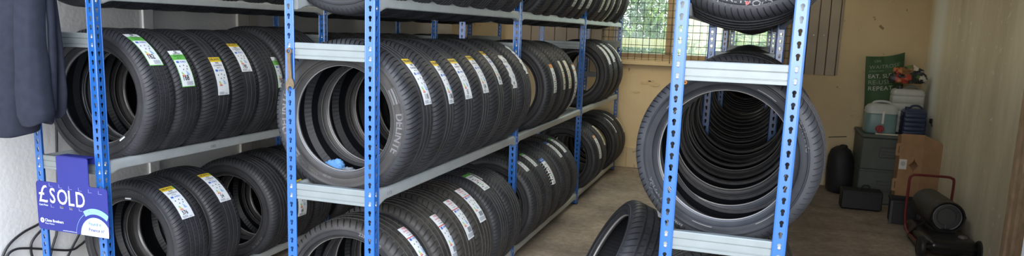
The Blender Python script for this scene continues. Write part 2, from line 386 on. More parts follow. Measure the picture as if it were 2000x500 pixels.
SM = None
def sticker(root, S, th0, th1, dy, style, brand=None, size='225/45ZR17', price=None, wid=0.086, skew=0.0, torn=False):
    """paper strip glued on the tread from angle th0 (top) to th1 (bottom)"""
    R = S.R; a0, a1 = radians(th0), radians(th1); Ln = R*(a0 - a1); Wd = wid
    def P(u, v, off):                       # u: -.5..+.5 across, v: 0 bottom .. 1 top
        a = a1 + (a0 - a1)*v
        y = dy + u*Wd + skew*(v - 0.5)
        t = abs(y)/S.tw; rr = R - 0.003*t*t - 0.006*max(0, t-0.75)**2*16
        if t > 1: rr -= (t-1)*0.05
        return ((rr+off)*cos(a), y, (rr+off)*sin(a))
    def patch(mb, u0, u1, v0, v1, off, mi=0, n=None):
        n = n or max(1, int((v1-v0)*14)); vs = []
        for i in range(n+1):
            v = v0 + (v1-v0)*i/n
            for k in range(5): vs.append(P(u0 + (u1-u0)*k/4, v, off))
        mb.add(vs, [(5*i+k, 5*i+k+1, 5*i+k+6, 5*i+k+5) for i in range(n) for k in range(4)], mi)
    base = MB()
    if torn:
        n = 14; vs = []
        for i in range(n+1):
            v = i/n; e0 = -0.5 + 0.09*sin(i*2.3) ; e1 = 0.5 + 0.08*sin(i*1.7+1)
            for k in range(5):
                q = P(e0 + (e1-e0)*k/4, v, 0.0012 + 0.003*max(0, sin(i*1.9+k)))
                vs.append(q)
        base.add(vs, [(5*i+k, 5*i+k+1, 5*i+k+6, 5*i+k+5) for i in range(n) for k in range(4)])
    else:
        patch(base, -0.5, 0.5, 0, 1, 0.0012, 0, 14)
    pap = 'paper_old' if style in ('cream',) else 'paper'
    st = link('sticker', base.mesh('sticker', M[pap], True), root)
    pr = MB(); hd = MB()
    mats = [M['s_dark'], M['s_blue'], M['s_green'], M['s_yellow'], M['s_red'], M['s_lblue'], M['s_grey'], M['s_orange']]
    o1, o2 = 0.0018, 0.0023
    def tx(s, v, size_, mi=0, bold=0.0, u=0.0, stretch=1.0):
        put_text(pr, s, size_, lambda uu, vv: P(u + uu/Wd, v + vv/Ln, o2), mi, bold, su=stretch)
    def euro(v):                             # energy label: flag, icons, graded bars
        patch(pr, -0.36, -0.16, v+0.02, v+0.075, o1, 1, 1)
        tx('ENERG', v+0.047, 0.0125, 1, 0.01, 0.14)
        for k, (mi, l) in enumerate(((2, .10), (2, .14), (3, .18), (7, .22), (4, .26))):
            patch(pr, -0.30, -0.30 + l, v-0.245-k*0.026, v-0.228-k*0.026, o1, mi, 1)
        for k in range(4):
            patch(pr, 0.08, 0.14 + 0.05*k, v-0.215-k*0.03, v-0.195-k*0.03, o1, 5, 1)
        for u_, dv in ((-0.24, -0.07), (0.06, -0.05), (0.30, -0.08), (-0.06, -0.16), (0.22, -0.15)):
            patch(pr, u_-0.035, u_+0.035, v+dv-0.016, v+dv+0.014, o1, 0, 1)
    def barcode(v0, v1, u0=-0.2, u1=0.34):
        k = 0; u = u0
        while u < u1:
            wd = 0.014 + 0.016*((k*7) % 3)/2
            patch(pr, u, u+wd, v0, v1, o1, 6, 1); u += wd + 0.018 + 0.012*((k*5) % 2); k += 1
    if style == 'yellow':
        patch(hd, -0.5, 0.5, 0.868, 1.0, 0.0015, 0)
        tx(brand or 'DELINTE', 0.935, 0.0175, 0, 0.02, -0.06, 1.05)
        patch(pr, 0.40, 0.5, 0.90, 0.985, o1, 2, 1)
        tx('DH2', 0.835, 0.0125, 0, 0.02, 0.02); tx(size, 0.765, 0.0125, 0, 0.01, 0.0); tx('98W XL', 0.70, 0.0085, 0)
        euro(0.585)
        if price: tx(price, 0.155, 0.030, 0, 0.02, -0.08, 0.8)
        tx('DH2-1', 0.035, 0.0085, 0, 0.0, 0.24); barcode(0.02, 0.085, -0.38, 0.0)
        hmat = M['s_yellow']
    elif style == 'green':
        patch(hd, -0.5, 0.5, 0.72, 0.875, 0.0015, 0); patch(hd, -0.5, -0.465, 0, 0.72, 0.0015, 0); patch(hd, 0.465, 0.5, 0, 0.72, 0.0015, 0); patch(hd, -0.465, 0.465, 0, 0.018, 0.0015, 0)
        tx('GL', 0.95, 0.018, 0, 0.03, 0.02); tx('GREEN LINE', 0.895, 0.0085, 0, 0.01)
        tx(size, 0.83, 0.011, 0, 0.0); tx('98W XL', 0.765, 0.009, 0)
        euro(0.61)
        if price: tx(price, 0.225, 0.036, 0, 0.025, -0.1, 0.8)
        barcode(0.04, 0.135, -0.1, 0.36)
        hmat = M['s_green']
    elif style == 'red':
        patch(hd, -0.5, 0.5, 0.715, 0.735, 0.0015, 0)
        tx('TYRE', 0.955, 0.014, 4, 0.02, 0.0, 1.1); tx(size, 0.885, 0.0105, 4, 0.01); tx('94W XL', 0.83, 0.0085, 4); tx('TL RADIAL', 0.775, 0.0085, 0)
        euro(0.63)
        patch(pr, -0.1, 0.42, 0.14, 0.25, o1, 6, 1); barcode(0.03, 0.12, -0.35, 0.42)
        if price: tx(price, 0.29, 0.022, 0, 0.02, -0.1, 0.8)
        hmat = M['s_red']
    else:
        tint = {'blue': 's_blue', 'greentop': 's_green', 'orange': 's_orange'}.get(style, 's_grey')
        patch(hd, -0.5, 0.5, 0.86, 1.0, 0.0015, 0)
        hmat = M[tint] if style != 'cream' else M['paper_old']
        tx(size, 0.74, 0.0105, 0, 0.01)
        for k in range(7): patch(pr, -0.35 + 0.1*(k % 3), -0.25 + 0.1*(k % 3) + 0.2, 0.60-k*0.075, 0.63-k*0.075, o1, (0, 6, 4, 0, 2, 6, 0)[k], 1)
        barcode(0.03, 0.09)
    if hd.v: link('header_band', hd.mesh('header_band', hmat, True), st)
    link('print', pr.mesh('print', mats, True), st)
    return st

LET = {}
def front_letters(kind):
    if kind in LET: return LET[kind]
    if kind == 'delinte':
        S = SPEC['delinte']; r = 0.2665
        me = lettering(S, [('DELINTE', -9, r, 0.044, 0.98, 0.028, 0), ('DELINTE', 178, r, 0.046, 1.02, 0.028, 0),
                           ('215/55R17', 90, 0.262, 0.016, 1.0, 0.0, 1), ('RADIAL TUBELESS', 232, 0.262, 0.014, 1.1, 0.0, 0), ('301301', 255, 0.2505, 0.013, 1.1, 0.0, 0)])
        me2 = []
        for k in range(3):
            for a0, a1, mt in ((17, 31, 'letter'), (206, 220, 'letter')):
                mb = MB(); arc_marks(S, mb, a0, a1, 0.250 + 0.013*k, 0.258 + 0.013*k); me2.append(('stripe_mark', mb.mesh('stripe_mark', M[mt], False)))
        LET[kind] = me + me2
    elif kind == 'sport':
        S = SPEC['sport']
        me = lettering(S, [('N-Max', 212, 0.268, 0.032, 1.0, 0.015, 1), ('SPORTING', 22, 0.268, 0.022, 1.2, 0.0, 1), ('DOT 1DH 2219', 88, 0.284, 0.014, 1.15, 0.0, 2),
                           ('215/50ZR17', 270, 0.287, 0.015, 1.15, 0.0, 2), ('EXTRA LOAD', 238, 0.284, 0.011, 1.1, 0.0, 2), ('2219', 66, 0.284, 0.012, 1.1, 0.0, 2)])
        me2 = []
        for a in (52, 128, 250, 300):
            mb = MB(); arc_marks(S, mb, a, a + 16, 0.2485, 0.251); me2.append(('stripe_mark', mb.mesh('stripe_mark', M['letter'], False)))
        LET[kind] = me + me2
    elif kind == 'top':
        S = SPEC['sport']
        LET[kind] = lettering(S, [('SPORT-UHP', 268, 0.268, 0.028, 1.35, 0.008, 2)])
    elif kind == 'size':
        S = SPEC['block']
        LET[kind] = lettering(S, [('225/35ZR20', 66, 0.281, 0.019, 1.2, 0.006, 2), ('RADIAL', 130, 0.281, 0.014, 1.1, 0, 1)])
    elif kind == 'grey':
        S = SPEC['slim']
        LET[kind] = lettering(S, [('GREENLINE', 318, 0.278, 0.026, 1.1, 0.004, 1), ('225/45R18', 110, 0.277, 0.014, 1.1, 0.0, 1)])
    elif kind == 'dname':
        S = SPEC['plain']
        LET[kind] = lettering(S, [('DELINTE', 78, 0.270, 0.024, 1.15, 0.006, 1), ('225/45ZR18', 318, 0.27, 0.016, 1.1, 0.0, 1)])
    elif kind == 'code':
        S = SPEC['plain']
        LET[kind] = lettering(S, [('H1 Z3S 1G', 318, 0.268, 0.02, 1.1, 0.004, 0)])
    return LET[kind]

def make_tyre(kind, loc, label, group, yaw=0.0, tilt=0.0, letters=None, rot=None):
    S = SPEC[kind]
    root = thing('tyre', label, 'tyre', loc, rot if rot else (radians(tilt), 0, radians(yaw)), group)
    t = link('tread', S.tread, root, rot=(0, random.uniform(0, 6.28), 0))
    sf = link('sidewall', S.side_f, root); link('sidewall', S.side_r, root)
    link('bead', S.bead_f, root); link('bead', S.bead_r, root)
    link('inner_liner', S.liner, root)
    if letters:
        for nm, me in front_letters(letters): link(nm, me, sf)
    return root, S, sf

ORD = ['first', 'second', 'third', 'fourth', 'fifth', 'sixth', 'seventh', 'eighth', 'ninth', 'tenth', 'eleventh', 'twelfth', 'thirteenth', 'fourteenth',
       'fifteenth', 'sixteenth', 'seventeenth', 'eighteenth', 'nineteenth', 'twentieth', 'twenty-first', 'twenty-second', 'twenty-third', 'twenty-fourth']
RACKS = {'A': (-3.150, 2.500, 'sold-sign rack'), 'B': (-1.778, 2.505, 'spanner rack'), 'C': (-0.254, 2.446, 'right-hand rack')}
BAY = 1.811; RW = 0.40
ZL = {'low': -1.415, 'mid': -0.662, 'top': 0.080}          # where tyres touch the rails, relative to the eye
STYLE_TXT = {'yellow': 'yellow-topped sticker', 'green': 'green-banded sticker', 'red': 'red-printed sticker', 'cream': 'cream sticker', 'white': 'white sticker',
             'blue': 'blue-topped sticker', 'greentop': 'green-topped sticker', 'orange': 'orange-topped sticker'}
def row(rack, level, items):
    X0, Y0, rn = RACKS[rack]
    xc = X0 + RW/2
    ln = {'low': 'bottom level', 'mid': 'middle level', 'top': 'top level'}[level]
    for i, it in enumerate(items):
        Yc, kind = it['y'], it.get('k', 'plain')
        S = SPEC[kind]
        zc = H + ZL[level] + sqrt(S.R**2 - 0.168**2) + it.get('dz', 0)
        sts = it.get('s', [])
        lab = it.get('label') or f'{ORD[i]} tyre from the front, {ln} of {rn}' + (', ' + STYLE_TXT[sts[0]['style']] if sts else '')
        root, S, sf = make_tyre(kind, (xc + it.get('dx', 0), Yc, zc), lab, f'tyres on the {ln} of {rn}', it.get('yaw', random.uniform(-1.2, 1.2)), it.get('tilt', 0), it.get('L'))
        for q in sts: sticker(root, S, **q)
        if it.get('fn'): it['fn'](root, S, sf)
def fill(y0, y1, kind='plain', step=None):
    w = SPEC[kind].w + 0.006; n = int((y1 - y0)/w); st = step or w
    return [dict(y=y0 + w/2 + i*st, k=kind) for i in range(n)]
def sk(th0, th1, dy, style, **k): return dict(th0=th0, th1=th1, dy=dy, style=style, **k)

def bay(rack, k): return RACKS[rack][1] + k*BAY + 0.052, RACKS[rack][1] + (k+1)*BAY - 0.006

def dot(col, ang, r, rad=0.007):
    def fn(root, S, sf):
        mb = MB(); n = 16; a = radians(ang)
        cx, cz = r*cos(a), r*sin(a)
        vs = [(cx + q*cos(2*pi*i/n), -(side_y(S, r) + 0.0016), cz + q*sin(2*pi*i/n)) for q in (rad, rad*0.35) for i in range(n)]
        mb.add(vs, [(i, (i+1) % n, n+(i+1) % n, n+i) for i in range(n)])
        tag(link('paint_dot', mb.mesh('paint_dot', col, False), sf), 'small painted dot')
    return fn
def weight_mark(ang):
    def fn(root, S, sf):
        mb = MB(); a = radians(ang); r = S.rim + 0.012
        for (da, w2, h2) in ((0, 0.018, 0.0035),):
            fnp = lambda u, v, d: ((r+v)*cos(a+u/r), -(side_y(S, r) + 0.001 + d), (r+v)*sin(a+u/r))
            mb.prism([(-w2, -h2), (w2, -h2), (w2, h2), (-w2, h2)], fnp, 0.002)
        tag(link('white_tab', mb.mesh('white_tab', M['paper'], False), sf), 'small white tab on the bead')
    return fn

# rack A, middle
mid_a = [dict(y=2.752, k='slim', yaw=1, tilt=-0.5, L='grey', fn=weight_mark(305), s=[sk(66, 29, 0.0, 'green', size='225/45ZR18', price='162')]),
         dict(y=2.928, k='slim', s=[sk(43, 9, -0.012, 'green', size='225/45ZR18', price='168')]),
         dict(y=3.137, k='delinte', s=[sk(35, -1, 0.025, 'yellow', size='215/45ZR18')]),
         dict(y=3.368, k='delinte', s=[sk(51, 19, 0.015, 'yellow', size='215/45ZR18', price='195')]),
         dict(y=3.60, k='touring', s=[sk(33, 0, 0.075, 'green', size='225/40ZR18', price='167')]),
         dict(y=3.834, k='big'), dict(y=4.068, k='big')]
mid_a += fill(*bay('A', 1)) 
a2 = bay('A', 2)
mid_a += fill(a2[0], a2[0] + 0.95)
row('A', 'mid', mid_a)
# rack A, bottom
low_a = [dict(y=2.930, k='plain', L='dname', fn=weight_mark(92), s=[sk(62, 26, -0.016, 'yellow', size='225/45ZR18', price='576')]),
         dict(y=3.185, k='delinte', s=[sk(66, 30, 0.022, 'yellow', size='215/45ZR18', price='54')]),
         dict(y=3.66, k='plain', yaw=4, L='code'),
         dict(y=3.90, k='delinte', s=[sk(29, -12, -0.045, 'yellow', price='66')]),
         dict(y=4.135, k='plain')]
low_a += fill(*bay('A', 1))[:6]
row('A', 'low', low_a)
# rack A, top
ta = bay('A', 0); tb = bay('A', 1); tc_ = bay('A', 2)
row('A', 'top', fill(ta[0] + 0.02, ta[1]) + fill(tb[0], tb[1]) + fill(tc_[0], tc_[1])[:5])

# rack B, middle
mid_b = [dict(y=2.700, k='delinte', yaw=0, L='delinte', s=[sk(50, 12, 0.050, 'yellow', price='118')]),
         dict(y=2.935, k='delinte', s=[sk(46, 9, 0.056, 'yellow', price='158')]),
         dict(y=3.166, k='delinte', s=[sk(47, 10, 0.033, 'yellow', price='15')]),
         dict(y=3.397, k='delinte', s=[sk(49, 12, 0.041, 'yellow', price='154')]),
         dict(y=3.630, k='delinte', s=[sk(54, 17, 0.056, 'yellow', price='88')]),
         dict(y=3.863, k='delinte', s=[sk(47, 11, 0.038, 'yellow', price='38', torn=True)]),
         dict(y=4.128, k='touring', s=[sk(61, 23, 0.07, 'yellow', torn=True)]),
         dict(y=4.735, k='plain', s=[sk(31, -4, 0.045, 'orange', wid=0.12)]),
         dict(y=4.985, k='plain', s=[sk(34, -3, 0.062, 'cream', wid=0.12)]),
         dict(y=5.192, k='narrow', s=[sk(35, -3, 0.015, 'cream', wid=0.10)]),
         dict(y=5.375, k='narrow', s=[sk(28, -37, 0.015, 'orange', wid=0.10)])]
def alloy(root, S, sf):
    mb = MB(); r = S.rim - 0.002
    mb.lathe([(-0.085, r), (-0.085, r-0.012), (-0.03, r-0.03), (0.06, r-0.03), (0.085, r-0.012), (0.085, r)], 64)
    for k in range(5):
        a = 2*pi*k/5; ca, sa = cos(a), sin(a)
        def fn(u, v, d): return (u*ca - v*sa, -0.055 + d, u*sa + v*ca)
        mb.prism([(0.03, -0.028), (r-0.025, -0.02), (r-0.025, 0.02), (0.03, 0.028)], fn, 0.03)
    mb.lathe([(-0.06, 0.0), (-0.06, 0.045), (-0.02, 0.055), (-0.02, 0.0)], 32)
    tag(link('alloy_wheel', mb.mesh('alloy_wheel', simple('grey_alloy', (0.06, 0.062, 0.065), 0.4, metal=0.5), True, 30), root), 'grey alloy wheel mounted inside the tyre')
mid_b += [dict(y=6.80, k='plain', fn=alloy, s=[sk(58, 18, -0.01, 'white', wid=0.11), sk(52, 26, 0.075, 'orange', wid=0.04)]),
          dict(y=7.06, k='plain', s=[sk(62, 26, 0.06, 'greentop', wid=0.08), sk(62, 21, -0.03, 'white', wid=0.08)]),
          dict(y=7.36, k='plain', s=[sk(60, 20, 0.06, 'cream', wid=0.12)])]
row('B', 'mid', mid_b)
# rack B, bottom
low_b = [dict(y=2.748, k='block', dz=-0.010, L='size', s=[sk(58, 20, 0.058, 'red')]),
         dict(y=3.030, k='block', s=[sk(53, 11, 0.055, 'red')]),
         dict(y=3.265, k='block', s=[sk(59, 18, 0.04, 'red')]),
         dict(y=3.497, k='block', s=[sk(64, 25, 0.015, 'red')]),
         dict(y=3.80, k='plain', s=[sk(78, 50, 0.0, 'greentop', wid=0.09, price=None), sk(80, 62, 0.085, 'greentop', wid=0.05)]),
         dict(y=4.04, k='plain'),
         dict(y=4.50, k='plain', s=[sk(62, 45, 0.02, 'white', wid=0.07)]),
         dict(y=4.735, k='plain', s=[sk(70, 45, -0.02, 'greentop', wid=0.06)]),
         dict(y=4.965, k='plain', s=[sk(51, 14, -0.07, 'blue', wid=0.07)]),
         dict(y=5.26, k='touring', s=[sk(69, 38, 0.03, 'blue', wid=0.07)]),
         dict(y=5.50, k='touring', s=[sk(72, 41, -0.04, 'greentop', wid=0.06)]),
         dict(y=6.47, k='plain', s=[sk(42, 2, 0.03, 'orange', wid=0.10)]),
         dict(y=6.71, k='plain', s=[sk(57, 18, 0.06, 'cream', wid=0.10)]),
         dict(y=7.42, k='narrow', s=[sk(62, 25, 0.05, 'white', wid=0.10)]),
         dict(y=7.62, k='narrow', s=[sk(72, 48, 0.05, 'greentop', wid=0.10)]),
         dict(y=7.82, k='narrow', s=[sk(50, 17, 0.05, 'cream', wid=0.10)])]
low_b[-1]['y'] = 7.81
row('B', 'low', low_b)
# rack B, top
b0, b1, b2 = bay('B', 0), bay('B', 1), bay('B', 2)
top_b = fill(b0[0] + 0.03, b0[1]) + fill(b1[0] + 0.2, b1[0] + 0.75)
top_b += [dict(y=5.32, k='plain', s=[sk(12, -32, 0.03, 'white', wid=0.11)]), dict(y=5.56, k='plain', s=[sk(12, -34, 0.03, 'white', wid=0.11)]),
          dict(y=5.80, k='plain', s=[sk(12, -31, 0.02, 'greentop', wid=0.11)]),
          dict(y=6.30, k='plain', s=[sk(12, -34, 0.04, 'cream', wid=0.11)]), dict(y=6.53, k='plain', s=[sk(12, -29, 0.03, 'cream', wid=0.11)]),
          dict(y=6.76, k='plain', s=[sk(12, -50, 0.05, 'cream', wid=0.11)]), dict(y=7.06, k='plain', s=[sk(12, -30, 0.06, 'cream', wid=0.11, torn=True)]),
          dict(y=7.50, k='plain', s=[sk(12, -6, 0.08, 'white', wid=0.11)])]
row('B', 'top', top_b)

# rack C
c0, c1, c2 = bay('C', 0), bay('C', 1), bay('C', 2)
cm = fill(c0[0] + 0.03, c0[1], 'sport'); cm[0].update(yaw=-8, L='sport', fn=dot(M['s_orange'], 121, 0.281), dx=-0.005)
cm[1]['k'] = 'sport'; cm[1]['yaw'] = -2
for i, it in enumerate(cm[1:]):
    it['k'] = 'plain' if i % 2 else 'sport'; it['dx'] = random.uniform(-0.01, 0.01)
    it['y'] = c0[0] + 0.03 + 0.112 + (i+1)*0.229
def added_dark_wheel(root, S, sf):  # added wheel closing the far end so the tyre holes stay dark
    mb = MB(); r = S.rim - 0.002
    mb.lathe([(0.085, r), (0.08, r-0.012), (0.02, r-0.02), (-0.01, r-0.03), (-0.03, r-0.06), (-0.015, 0.11), (-0.03, 0.08), (-0.03, 0.0)], 48)
    link('added_dark_wheel', mb.mesh('added_dark_wheel', simple('added_wheel_black', (0.012, 0.012, 0.013), 0.5), True, 35, fix=True), root)
cl = fill(*c2); cl[-1]['fn'] = added_dark_wheel
row('C', 'mid', cm + fill(*c1) + cl)
ct = [dict(y=2.77, k='sport', tilt=-15, yaw=2, dz=-0.001, L='top', fn=dot(M['s_red'], 272, 0.268, 0.006), label='black tyre tipped back above the top brace of the right-hand rack')]
ct += [dict(y=3.16 + 0.235*i, k='plain') for i in range(4)] + fill(*c1) + fill(*c2)  # unseen tyres in the rear bays, added to shade the right-hand floor
row('C', 'top', ct)
row('C', 'low', [dict(y=2.70, k='block', s=[sk(88, 74, -0.05, 'white', wid=0.05)]), dict(y=2.94, k='block'), dict(y=3.18, k='block'), dict(y=3.42, k='block'), dict(y=3.66, k='block')])

# tyre on the floor, leaning on rack C
n_ = Vector((-0.86, -0.25, 0.45)).normalized()      # its visible face
def frame_from_axis(n):
    y = -n; up = Vector((0, 0, 1)); z = (up - y*up.dot(y)).normalized(); x = y.cross(z)
    return Matrix(((x.x, y.x, z.x), (x.y, y.y, z.y), (x.z, y.z, z.z))).to_euler()
LEAN = make_tyre('sturdy', (-0.528, 3.37, 0.380), 'black tyre standing on the floor, leaning against the right-hand rack', None, rot=frame_from_axis(n_))
sticker(LEAN[0], LEAN[1], 97, 76, 0.035, 'greentop', wid=0.06)

# ------------------------------------------------------------------ racks
PITCH = 0.0381; FW = 0.0425; TH = 0.002
def keyhole():
    """loop of 20 points, circle above a slot, centred on (0,0)"""
    pts = []; rc, rs = 0.0068, 0.0043; cy, sy = 0.0042, -0.0075
    a_in = math.asin(rs/rc)
    start = -pi/2 + a_in
    for i in range(13):
        a = start + (2*pi - 2*a_in)*i/12; pts.append((rc*cos(a), cy + rc*sin(a)))
    for i in range(7):
        a = pi + pi*i/6; pts.append((rs*cos(a), sy + rs*sin(a)))
    return pts
KH = keyhole()
def post_mesh(mirror_x, mirror_y):
    mb = MB(); n = int(2.32/PITCH); nk = len(KH)
    z_off = (H - 0.111 + PITCH/2) % PITCH - PITCH/2       # holes line up with the braces
    def flange(fn):
        hx = FW*0.45
        for i in range(n):
            z0 = i*PITCH + z_off
            zc = z0 + PITCH/2 if False else z0 + PITCH*0.5
            def ring(off):
                out = []; inn = []
                for (x, z) in KH:
                    inn.append(fn(hx + x, zc + z, off))
                    a = atan2(z/(PITCH/2), x/(FW/2)); c, s = cos(a), sin(a); k = 1/max(abs(c), abs(s))
                    ux = c*k; uz = s*k
                    px = hx + (ux*(FW - hx - 0.004) if ux > 0 else ux*(hx - 0.004))
                    out.append(fn(px, zc + uz*PITCH/2, off))
                return inn, out
            i0, o0 = ring(0); i1, o1 = ring(TH)
            b = mb.add(i0 + o0 + i1 + o1, [])
            for j in range(nk):
                k = (j+1) % nk
                mb.f.append((b+j, b+k, b+nk+k, b+nk+j)); mb.m.append(0)
                mb.f.append((b+2*nk+k, b+2*nk+j, b+3*nk+j, b+3*nk+k)); mb.m.append(0)
                mb.f.append((b+k, b+j, b+2*nk+j, b+2*nk+k)); mb.m.append(0)
            # corners the ring leaves out
            for off, ro, flip in ((0, nk, False), (TH, 3*nk, True)):
                for sx_, sz_ in ((1, 1), (-1, 1), (-1, -1), (1, -1)):
                    for j in range(nk):
                        k = (j+1) % nk; A, B = KH[j], KH[k]
                        aa = atan2(A[1]/(PITCH/2), A[0]/(FW/2)); ab = atan2(B[1]/(PITCH/2), B[0]/(FW/2)); ac = atan2(sz_, sx_)
                        da = (ac - aa + pi) % (2*pi) - pi; db = (ab - ac + pi) % (2*pi) - pi
                        if 0 < da < 1.5 and 0 < db < 1.5:
                            px = FW - 0.004 if sx_ > 0 else 0.004
                            q = mb.add([fn(px, zc + sz_*PITCH/2, off)], [])
                            f_ = (b+ro+j, b+ro+k, q); mb.f.append(f_[::-1] if flip else f_); mb.m.append(0)
        za, zb = z_off, n*PITCH + z_off
        # rounded edge ribs
        for (xa, xb) in ((0.0, 0.006), (FW - 0.006, FW)):
            prof = [(xa, 0.0012), (xa + 0.001, -0.0006), (xa + 0.003, -0.0014), (xb - 0.001, -0.0006), (xb, 0.0012), (xb, TH + 0.001), (xa, TH + 0.001)]
            mb.loft([[fn(x, z, o) for x, o in prof] for z in (0.004, zb)], True, True, True)
    def fx(u, z, off):
        x, y = u, off
        return ((RW - x) if mirror_x else x, -y if mirror_y else y, z)
    def fy(u, z, off):
        x, y = off, u
        return ((RW - x) if mirror_x else x, -y if mirror_y else y, z)
    flange(fx); flange(fy)
    return mb.mesh('post', M['blue'], True, 30, fix=True)
def beam_profile(h, t):
    """(depth, height) section, ribbed outer face at depth 0"""
    return [(0.002, 0), (0, 0.0015), (0, h*0.19), (0.0028, h*0.205), (0.0028, h*0.245), (0.0008, h*0.26), (0.0008, h*0.60), (0.0035, h*0.62), (0.0035, h*0.64), (0.0, h*0.66), (0, h-0.003), (0.002, h), (t-0.002, h), (t, h-0.002), (t, 0.002), (t-0.002, 0)]
def cross_mesh():
    mb = MB(); h = 0.0645; prof = beam_profile(h, 0.028)
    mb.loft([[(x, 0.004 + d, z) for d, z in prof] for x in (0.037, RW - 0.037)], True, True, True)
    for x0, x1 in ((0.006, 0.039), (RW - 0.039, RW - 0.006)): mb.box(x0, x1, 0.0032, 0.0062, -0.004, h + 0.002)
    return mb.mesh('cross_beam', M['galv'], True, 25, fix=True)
def rail_mesh(right):
    mb = MB(); L = BAY; h, t = 0.046, 0.030; rings = []
    prof = [(0.004, 0), (0.001, 0.003), (0, 0.008), (0, h*0.62), (0.0012, h*0.80), (0.005, h*0.93), (0.010, h), (t-0.003, h), (t, h-0.003), (t, 0.003), (t-0.003, 0)]
    for y, s in ((0.044, 1.35), (0.06, 1.32), (0.085, 1.12), (0.11, 1.0), (L - 0.07, 1.0), (L - 0.045, 1.12), (L - 0.02, 1.32), (L - 0.004, 1.35)):
        ring = []
        for d, z in prof:
            x = 0.003 + d; zz = 0.046 + (z - 0.046)*s
            ring.append((RW - x if right else x, y, zz))
        rings.append(ring)
    mb.loft(rings, True, True, True)
    x0, x1 = (RW - 0.0062, RW - 0.0032) if right else (0.0032, 0.0062)
    mb.box(x0, x1, 0.008, 0.046, -0.014, 0.047)
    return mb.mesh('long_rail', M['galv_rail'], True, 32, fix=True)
def rivet_mesh():
    mb = MB(); mb.lathe([(-0.0035, 0.0), (-0.003, 0.0035), (-0.001, 0.0058), (0.004, 0.006)], 14)
    mb.lathe([(-0.0018, 0.0), (-0.0015, 0.0030), (0.0, 0.0042), (0.004, 0.0045)], 12)
    return mb.mesh('rivet', M['rivet'], True, 50)

def build_rack():
    root = thing('storage_rack', 'x', 'shelving rack')
    pm = {(a, b): post_mesh(a, b) for a in (False, True) for b in (False, True)}
    fm = MB(); fm.box(-0.006, 0.05, -0.006, 0.05, 0.0, 0.005); foot = fm.mesh('foot_plate', M['blacksteel'], False)
    cm_, rl, rr, rv = cross_mesh(), rail_mesh(False), rail_mesh(True), rivet_mesh()
    for k in range(4):
        back = k == 3
        y = k*BAY + (0.0 if not back else 0.0)
        for right in (False, True):
            p = link('post', pm[(right, back)], root, (0, y, 0))
            link('foot_plate', foot, p, ((RW - 0.044) if right else 0, -0.044 if back else 0, 0))
        for zt in (-0.0795, -0.651, -1.385, 0.55):
            c = link('cross_beam', cm_, root, (0, y if not back else y - 0.036, H + zt - 0.0645))
            if not back:
                for xx in (FW*0.45, RW - FW*0.45):
                    for dz in (-PITCH/2, PITCH/2):
                        link('rivet', rv, c, (xx, 0.001, 0.0322 + dz - 0.0045))
    for k in range(3):
        for right in (False, True):
            for zt in (0.112, -0.655, -1.395):
                rl_ = link('long_rail', rr if right else rl, root, (0, k*BAY, H + zt - 0.046))
                for dz in (-PITCH/2, PITCH/2):
                    v = link('rivet', rv, rl_, (RW - 0.001 if right else 0.001, FW*0.45, 0.016 + dz - 0.0035), (0, 0, radians(90 if right else -90)))
    return root
def copy_tree(o, parent=None):
    c = o.copy(); COL.objects.link(c)
    if parent is not None: c.parent = parent
    for ch in list(o.children): copy_tree(ch, c)
    return c
rackA = build_rack()
rackB = copy_tree(rackA); rackC = copy_tree(rackA)
for r_, k, lb in ((rackA, 'A', 'blue and galvanised tyre rack with the sold sign hung on its front'),
                  (rackB, 'B', 'blue and galvanised tyre rack with the spanner hung on its front post'),
                  (rackC, 'C', 'blue and galvanised tyre rack standing on the right, nearest the heater')):
    r_.location = (RACKS[k][0], RACKS[k][1], 0); r_['label'] = lb; r_['group'] = 'blue tyre racks'
# pen marks on the rails
def rail_mark(rack, k, z, y, txt):
    rail = [c for c in rack.children if c.name.startswith('long_rail') and abs(c.location.y - k*BAY) < 0.01 and abs(c.location.z - z) < 0.02 and c.data.vertices[0].co.x > 0.2][0]
    mb = MB(); put_text(mb, txt, 0.03, lambda u, v: (RW - 0.0026, y + u, 0.020 + v*0.7), 0, -0.01)
    tag(link('pen_mark', mb.mesh('pen_mark', M['ink'], False), rail), 'number written in marker pen')
rail_mark(rackA, 0, H - 0.655 - 0.046, 0.72, '185')
rail_mark(rackB, 0, H - 0.655 - 0.046, 0.135, '115')

# ------------------------------------------------------------------ the garage shell
XL, XR, YB, YF, ZC = -3.45, 1.594, 8.15, 2.28, 2.75
WX0, WX1, WZ0, WZ1 = -1.44, 0.30, 1.235, 2.30            # window opening in the rear wall
def boxes(name, bxs, mat, bev=0.0):
    mb = MB()
    for b in bxs: mb.box(*b, bev=bev)
    return mb.mesh(name, mat, False)
struct('floor', boxes('floor', [(XL - 0.15, XR + 0.15, YF - 0.2, YB + 0.15, -0.12, 0.0)], M['floor']))
struct('wall_back', boxes('wall_back', [(XL - 0.15, WX0, YB, YB + 0.15, 0, ZC), (WX1, XR + 0.15, YB, YB + 0.15, 0, ZC), (WX0, WX1, YB, YB + 0.15, 0, WZ0), (WX0, WX1, YB, YB + 0.15, WZ1, ZC)], M['wall_back']))
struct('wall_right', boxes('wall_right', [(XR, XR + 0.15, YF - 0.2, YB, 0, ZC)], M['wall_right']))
struct('wall_left', boxes('wall_left', [(XL - 0.15, XL, 0.9, YB, 0, ZC)], M['wall_left']))
struct('unseen_wall_front', boxes('unseen_wall_front', [(0.74, XR + 0.15, YF - 0.2, YF, 0, ZC), (XL, 0.74, YF - 0.2, YF, 2.6, ZC)], simple('grey_outside_render', (0.34, 0.33, 0.31), 0.85, noise=0.1, nscale=8, bump=0.3, bscale=60)))  # added out of view; its right part keeps daylight off the rear corner
SX0, SX1, SY0, SY1 = -1.60, 0.10, 4.3, 7.8                # unseen roof light, added to brighten the rear wall and aisle floor
